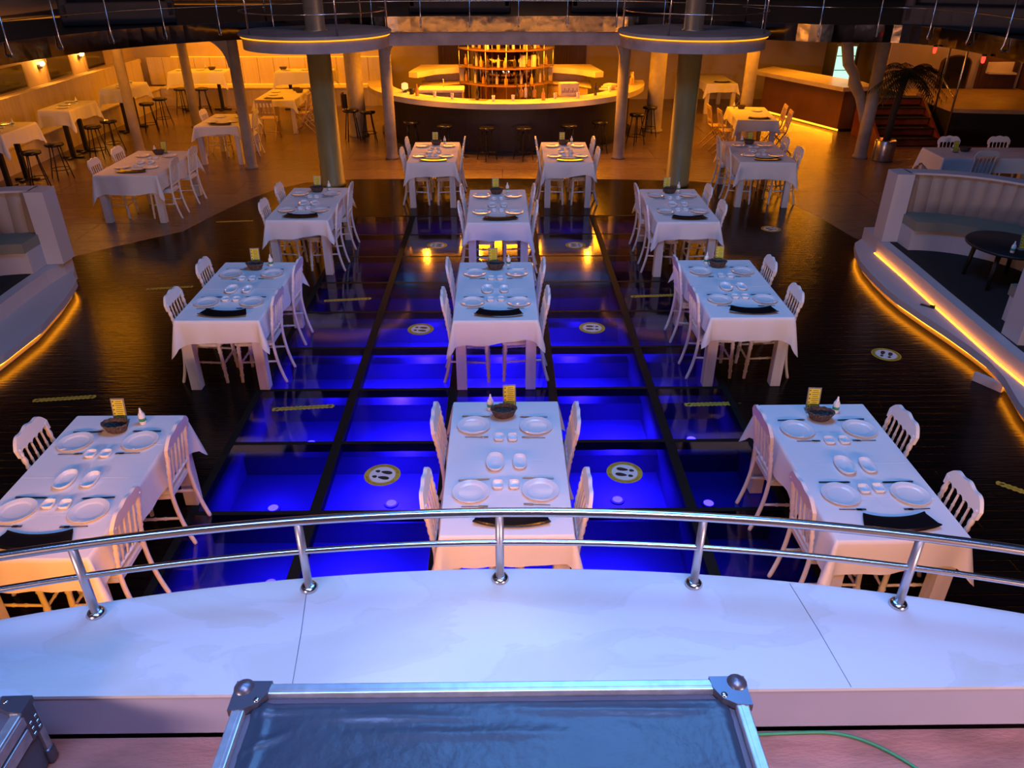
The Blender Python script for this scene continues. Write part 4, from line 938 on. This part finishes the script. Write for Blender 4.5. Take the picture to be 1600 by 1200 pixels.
for x, y, rz, lab in ((4.72, 16.75, .0, 'left near side of the table right of the bar'), (4.62, 17.30, .0, 'left far side of the table right of the bar'), (5.92, 16.65, pi - .15, 'right near side of the table right of the bar'), (6.02, 17.3, pi - .15, 'right far side of the table right of the bar'),
                      (5.0, 21.75, .1, 'left side of the table at the back wall'), (6.45, 21.75, pi, 'right side of the table at the back wall')):
    FC.put((x, y, 0), rz, 'wooden folding chair, ' + lab, 'wooden folding chairs')
# dark table with cloth at far right
T4 = make_table(1.9, .80); C4 = make_cloth(1.9, .80, .26, 61)
T4.put((8.35, 13.25, 0), -.03, 'long cloth-covered table behind the right booth', 'dining tables'); C4.put((8.35, 13.25, 0), -.03, 'white tablecloth on the long table behind the right booth', 'white tablecloths')
menu.put((7.78, 13.28, ZC), .2, 'menu stand on the long table behind the right booth', 'menu stands'); basket.put((7.98, 13.35, ZC), 0, 'dark basket on the long table behind the right booth', 'bread baskets'); bottle.put((7.83, 13.45, ZC), 0, 'white bottle on the long table behind the right booth', 'sanitizer bottles')
for x, y, rz, lab in ((7.92, 13.74, -pi / 2, 'left one behind the long table at right'), (8.80, 13.72, -pi / 2, 'right one behind the long table at right'), (8.0, 12.78, pi / 2, 'in front of the long table at right')):
    CH.put((x, y, 0), rz, 'white spindle-back chair, ' + lab, 'white spindle-back chairs')

# ------------------------------------------------------------------ curved booths on their platforms
def booth(cx, cy, s, nm, lower, rise, far, led):
    X = lambda pts: [(x, y) for x, y in pts]
    pf = thing('booth_platform', 'black carpeted platform with a white stepped edge at the %s side' % nm, 'platform', (0, 0, 0))
    outer = [rise[0]] + [(cx + s * 2.1, cy + 2.0), (cx + s * 2.7, cy + 1.0), (cx + s * 2.7, cy - 4.5), (rise[-1][0], cy - 4.5)] if False else rise + [(cx + s * 2.6, rise[-1][1]), (cx + s * 2.6, far - .4), (cx + s * 1.2, far)]
    MB().prism(outer, .02, .348).build('deck', 'boothwhite', pf)
    ins = [(x + s * .13, y) for x, y in rise[1:]]
    MB().prism([(rise[0][0] + s * .22, rise[0][1] - .10)] + ins + [(cx + s * 2.58, rise[-1][1]), (cx + s * 2.58, far - .42), (cx + s * 1.2, far - .03)], .348, .354).build('carpet', 'carpet', pf)
    MB().prism(lower + rise[::-1], .10, .18).build('lower_step', 'boothwhite', pf)
    b = MB().strip([(x + s * .10, y) for x, y in lower], .0, .10, .02, -s); b.build('step_riser', 'boothwhite', pf)
    MB().strip([(x + s * .055, y) for x, y in lower], .070, .097, .014, -s).build('led_strip', 'ledstep', pf)
    if led: MB().prism([(x - s * .030, y) for x, y in rise[1:]] + [(x - s * .012, y) for x, y in rise[:0:-1]], .181, .186).build('led_strip', 'ledstep', pf)
    bo = thing('curved_booth', 'curved %s booth with channelled grey backrest and white end panel' % nm, 'booth seat', (cx, cy, .352))
    A0, A1 = (-pi / 2, pi / 2) if s > 0 else (pi / 2, 3 * pi / 2)
    MB().arc((0, 0), 1.08, 1.62, A0, A1, 0, .27, 40).build('seat_base', 'boothwhite', bo)
    MB().arc((0, 0), 1.04, 1.50, A0, A1, .27, .39, 40).build('seat_cushion', 'seatgrey', bo)
    MB().arc((0, 0), 1.58, 1.70, A0, A1, .0, .90, 40).build('shell', 'boothwhite', bo)
    MB().arc((0, 0), 1.50, 1.72, A0, A1, .88, .905, 40).build('cap', 'boothwhite', bo)
    n = 30
    for k in range(n):                                  # channels of the padded back
        a0 = A0 + (A1 - A0) * k / n; a1 = A0 + (A1 - A0) * (k + 1) / n; vs = []; m = 6
        for i in range(m + 1):
            a = a0 + (a1 - a0) * i / m; bl = .035 * math.sin(pi * i / m) ** .6
            for z, q in ((.36, .2), (.42, 1), (.82, .9), (.88, .0)): vs.append(((1.56 - bl * q - (.06 if z < .5 else 0)) * cos(a), (1.56 - bl * q - (.06 if z < .5 else 0)) * sin(a), z))
        fs = [(i * 4 + j, i * 4 + j + 1, i * 4 + 5 + j, i * 4 + 4 + j) for i in range(m) for j in range(3)]
        o = MB().add(vs, fs, True).build('back_channel', 'leather', bo)
    for e in (1, -1): MB().prism([(-s * .20, e * 1.42), (s * .02, e * 1.40), (s * .02, e * 1.74), (-s * .20, e * 1.70)][::int(e * s)], 0, .905).build('end_panel', 'boothwhite', bo)
booth(5.32, 8.45, 1, 'right', [(5.15, 10.50), (4.98, 10.32), (4.86, 10.0), (4.76, 9.6), (4.71, 9.15), (4.69, 8.7), (4.70, 8.35), (4.76, 7.9), (4.83, 7.45), (4.87, 7.1), (4.89, 6.75), (4.85, 6.4), (4.72, 5.95), (4.62, 5.4), (4.60, 4.6)],
      [(5.15, 10.50), (5.10, 9.9), (5.07, 9.0), (5.03, 8.2), (5.00, 7.4), (4.97, 6.7), (4.97, 6.0), (4.97, 4.6)], 10.55, True)
booth(-5.72, 7.74, -1, 'left', [(-5.48, 9.22), (-5.36, 9.05), (-5.30, 8.85), (-5.20, 8.4), (-5.10, 7.7), (-5.12, 7.0), (-5.3, 6.2), (-5.5, 5.2)],
      [(-5.60, 9.50), (-5.58, 9.25), (-5.62, 8.9), (-5.62, 8.4), (-5.60, 7.8), (-5.60, 7.0), (-5.62, 6.2), (-5.65, 5.2)], 9.62, False)
ot = thing('oval_table', 'low black oval table inside the right booth', 'table', (5.86, 8.42, .354))
MB().lathe([(.0, .43), (.44, .43), (.47, .44), (.47, .46), (.46, .47), (0, .47)], 40, sx=.92, sy=1.05).build('top', 'black', ot)
for A in (40, 140, 220, 320): MB().tube([(.30 * cos(RAD(A)), .36 * sin(RAD(A)), .43), (.34 * cos(RAD(A)), .40 * sin(RAD(A)), 0)], [.03, .022], 10).build('leg', 'black', ot)
menu.put((5.90, 8.22, .825), -.1, 'yellow menu card on the low oval table in the right booth', 'menu stands'); bottle.put((5.72, 8.12, .825), 0, 'white sanitizer bottle on the low oval table in the right booth', 'sanitizer bottles')
tag(MB().box((0, 0, .004), (.16, .05, .008), bev=.002).box((.05, .01, .016), (.05, .03, .016)).build('debris', 'black', loc=(4.93, 8.10, .18), rz=-.8), 'scrap of black debris lying on the white step of the right platform', 'debris')
tag(MB().box((0, 0, .045), (.30, .05, .09), bev=.004).build('loose_block', 'boothwhite', loc=(4.82, 6.55, .001), rz=-1.05), 'loose cream block on the floor against the right platform step', 'block')

# ------------------------------------------------------------------ palm, stair and raised terrace at right
pm = thing('potted_palm', 'dark palm tree in a shiny steel pot at the foot of the red stairs', 'palm', (7.86, 15.95, 0))
MB().lathe([(.19, 0), (.205, .02), (.205, .40), (.19, .42), (.18, .40), (0, .38)], 28).build('pot', 'pot', pm)
MB().tube([(0, 0, .38), (.02, .02, .9), (.06, .0, 1.4), (.10, .0, 1.72)], [.075, .065, .06, .07], 12).build('trunk', 'trunk', pm)
rp = random.Random(5)
for k in range(34):
    a = rp.uniform(0, 2 * pi); up = rp.uniform(-.35, .75); L = rp.uniform(.55, .85); b = MB(); P = []
    for i in range(9):
        t = i / 8; h = L * t * cos(up * .8); P.append(Vector((.10 + h * cos(a), h * sin(a), 1.70 + L * t * sin(up) - .55 * L * t * t)))
    P = [Vector((p.x, p.y, min(p.z, 2.12))) for p in P]
    b.tube(P, [.008 - .0007 * i for i in range(9)], 5); vs = []; fs = []
    for i in range(1, 9):
        for j in (0, .5):
            p = P[i - 1].lerp(P[i], j); t = (P[i] - P[i - 1]).normalized(); sdv = t.cross(Vector((0, 0, 1))).normalized(); ln = .26 * (1 - abs((i - 4.5) / 6))
            for sg in (-1, 1):
                o_ = len(vs); tip = p + sdv * sg * ln * .8 + t * ln * .5 + Vector((0, 0, -.09)); vs += [p - t * .010, p + t * .014, tip, (p + tip) / 2 - t * .012 + Vector((0, 0, .01))]
                fs += [(o_, o_ + 1, o_ + 2), (o_, o_ + 2, o_ + 3)]
    b.add(vs, fs); b.build('frond', 'palm', pm)
stt = thing('staircase', 'short red-brown staircase with black treads behind the palm', 'stairs', (8.98, 17.2, 0))
for k in range(5):
    MB().box((0, .28 * k + .14, .085 + .17 * k), (1.24, .02, .12)).build('riser', 'redwood', stt).location.y = -.12
    MB().box((0, .28 * k + .14, .158 + .17 * k), (1.28, .31, .028)).build('tread', 'black', stt)
    MB().box((0, .28 * k + .2, (.145 + .17 * k) / 2), (1.2, .25, .14 + .17 * k)).build('step_core', 'black', stt)
for sx in (-1, 1): MB().xprism([(-.04, 0), (1.42, 0), (1.42, .90), (1.2, .90), (-.04, .14)], lambda u, w, d: (sx * .67 + d, u, w), .06).build('side_string', 'redwood', stt)
sr = thing('stair_rail', 'tall chrome hoop rail rising at the right side of the stairs', 'handrail', (9.72, 17.15, 0))
MB().tube([(0, 0, 0), (0, 0, 1.95), (.0, .10, 2.08), (0, .35, 2.13), (0, .60, 2.08), (0, .70, 1.95), (0, .70, .55)], .022, 10).build('hoop', 'chrome', sr)
MB().tube([(0, 0, 1.0), (0, .70, 1.32)], .014, 8).build('cross_bar', 'chrome', sr)
tr = thing('terrace', 'raised terrace with a stone edge and dark front right of the stairs', 'terrace', (0, 0, 0))
MB().prism([(9.84, 17.35), (13.05, 16.9), (13.05, 20.4), (9.80, 20.4)], 0, .72).build('dark_front', 'black', tr)
MB().prism([(9.78, 17.22), (10.2, 17.12), (13.06, 16.72), (13.06, 17.3), (9.80, 17.75)], .72, .80).build('stone_edge', 'stone', tr)
MB().prism([(9.80, 17.75), (13.06, 17.3), (13.06, 20.4), (9.80, 20.4)], .72, .74).build('paving', 'stone', tr)
MB().box((11.35, 20.5, 1.58), (3.4, .14, 1.70)).build('rear_wall', 'wall', tr)
def arch(x, y, z, w, h, name, lab, inner):
    a = thing(name, lab, 'arch', (x, y, z)); pl = lambda r: [(-w / 2 * r, 0), (w / 2 * r, 0)] + [(w / 2 * r * cos(t), h * .78 * (1 if r == 1 else 1.03) + h * .22 * r * sin(t)) for t in [pi * k / 14 for k in range(15)]]
    MB().xprism(pl(1.16), lambda u, q, d: (u, d, q), .05).build('frame', 'woodpanel', a); MB().xprism(pl(1.0), lambda u, q, d: (u, -.03 + d, q + .02), .03).build('glass', inner, a); return a
arch(11.35, 20.40, .74, .66, .74, 'arched_window', 'dark arched window in the amber wall behind the terrace', 'winglass')
ar = arch(12.45, 20.40, .74, .86, .80, 'arched_niche', 'lit arched niche with a bright cream slab at far right', 'woodpanel')
MB().prism([(-.30, -.16), (.32, -.30), (.36, -.06), (-.30, -.06)], .36, .40).build('cream_slab', 'bartop', ar); MB().box((.0, -.055, .50), (.66, .02, .26)).build('cream_panel', 'bartop', ar)
point('niche_lamp', (12.45, 20.0, 1.75), 8, AMBER, .05); point('terrace_lamp', (10.9, 19.2, 2.2), 22, AMBER, .08); point('stair_fill_lamp', (8.7, 16.6, 1.9), 14, (1.0, .18, .02), .08)  # the red light by the stairs is an added fill for the risers
for x, y, z, lab in ((7.02, 13.35, 2.42, 'small red lamp under the balcony edge, left one at right'), (7.12, 12.1, 2.42, 'small red lamp under the balcony edge, right one at right')):
    r_ = thing('indicator_lamp', lab, 'lamp', (x, y, z)); MB().lathe([(.03, 0), (.03, .03)], 12).build('base', 'black', r_); MB().lathe([(0, -.10), (.022, -.085), (.028, -.04), (.024, 0)], 12).build('bulb', 'redlamp', r_)
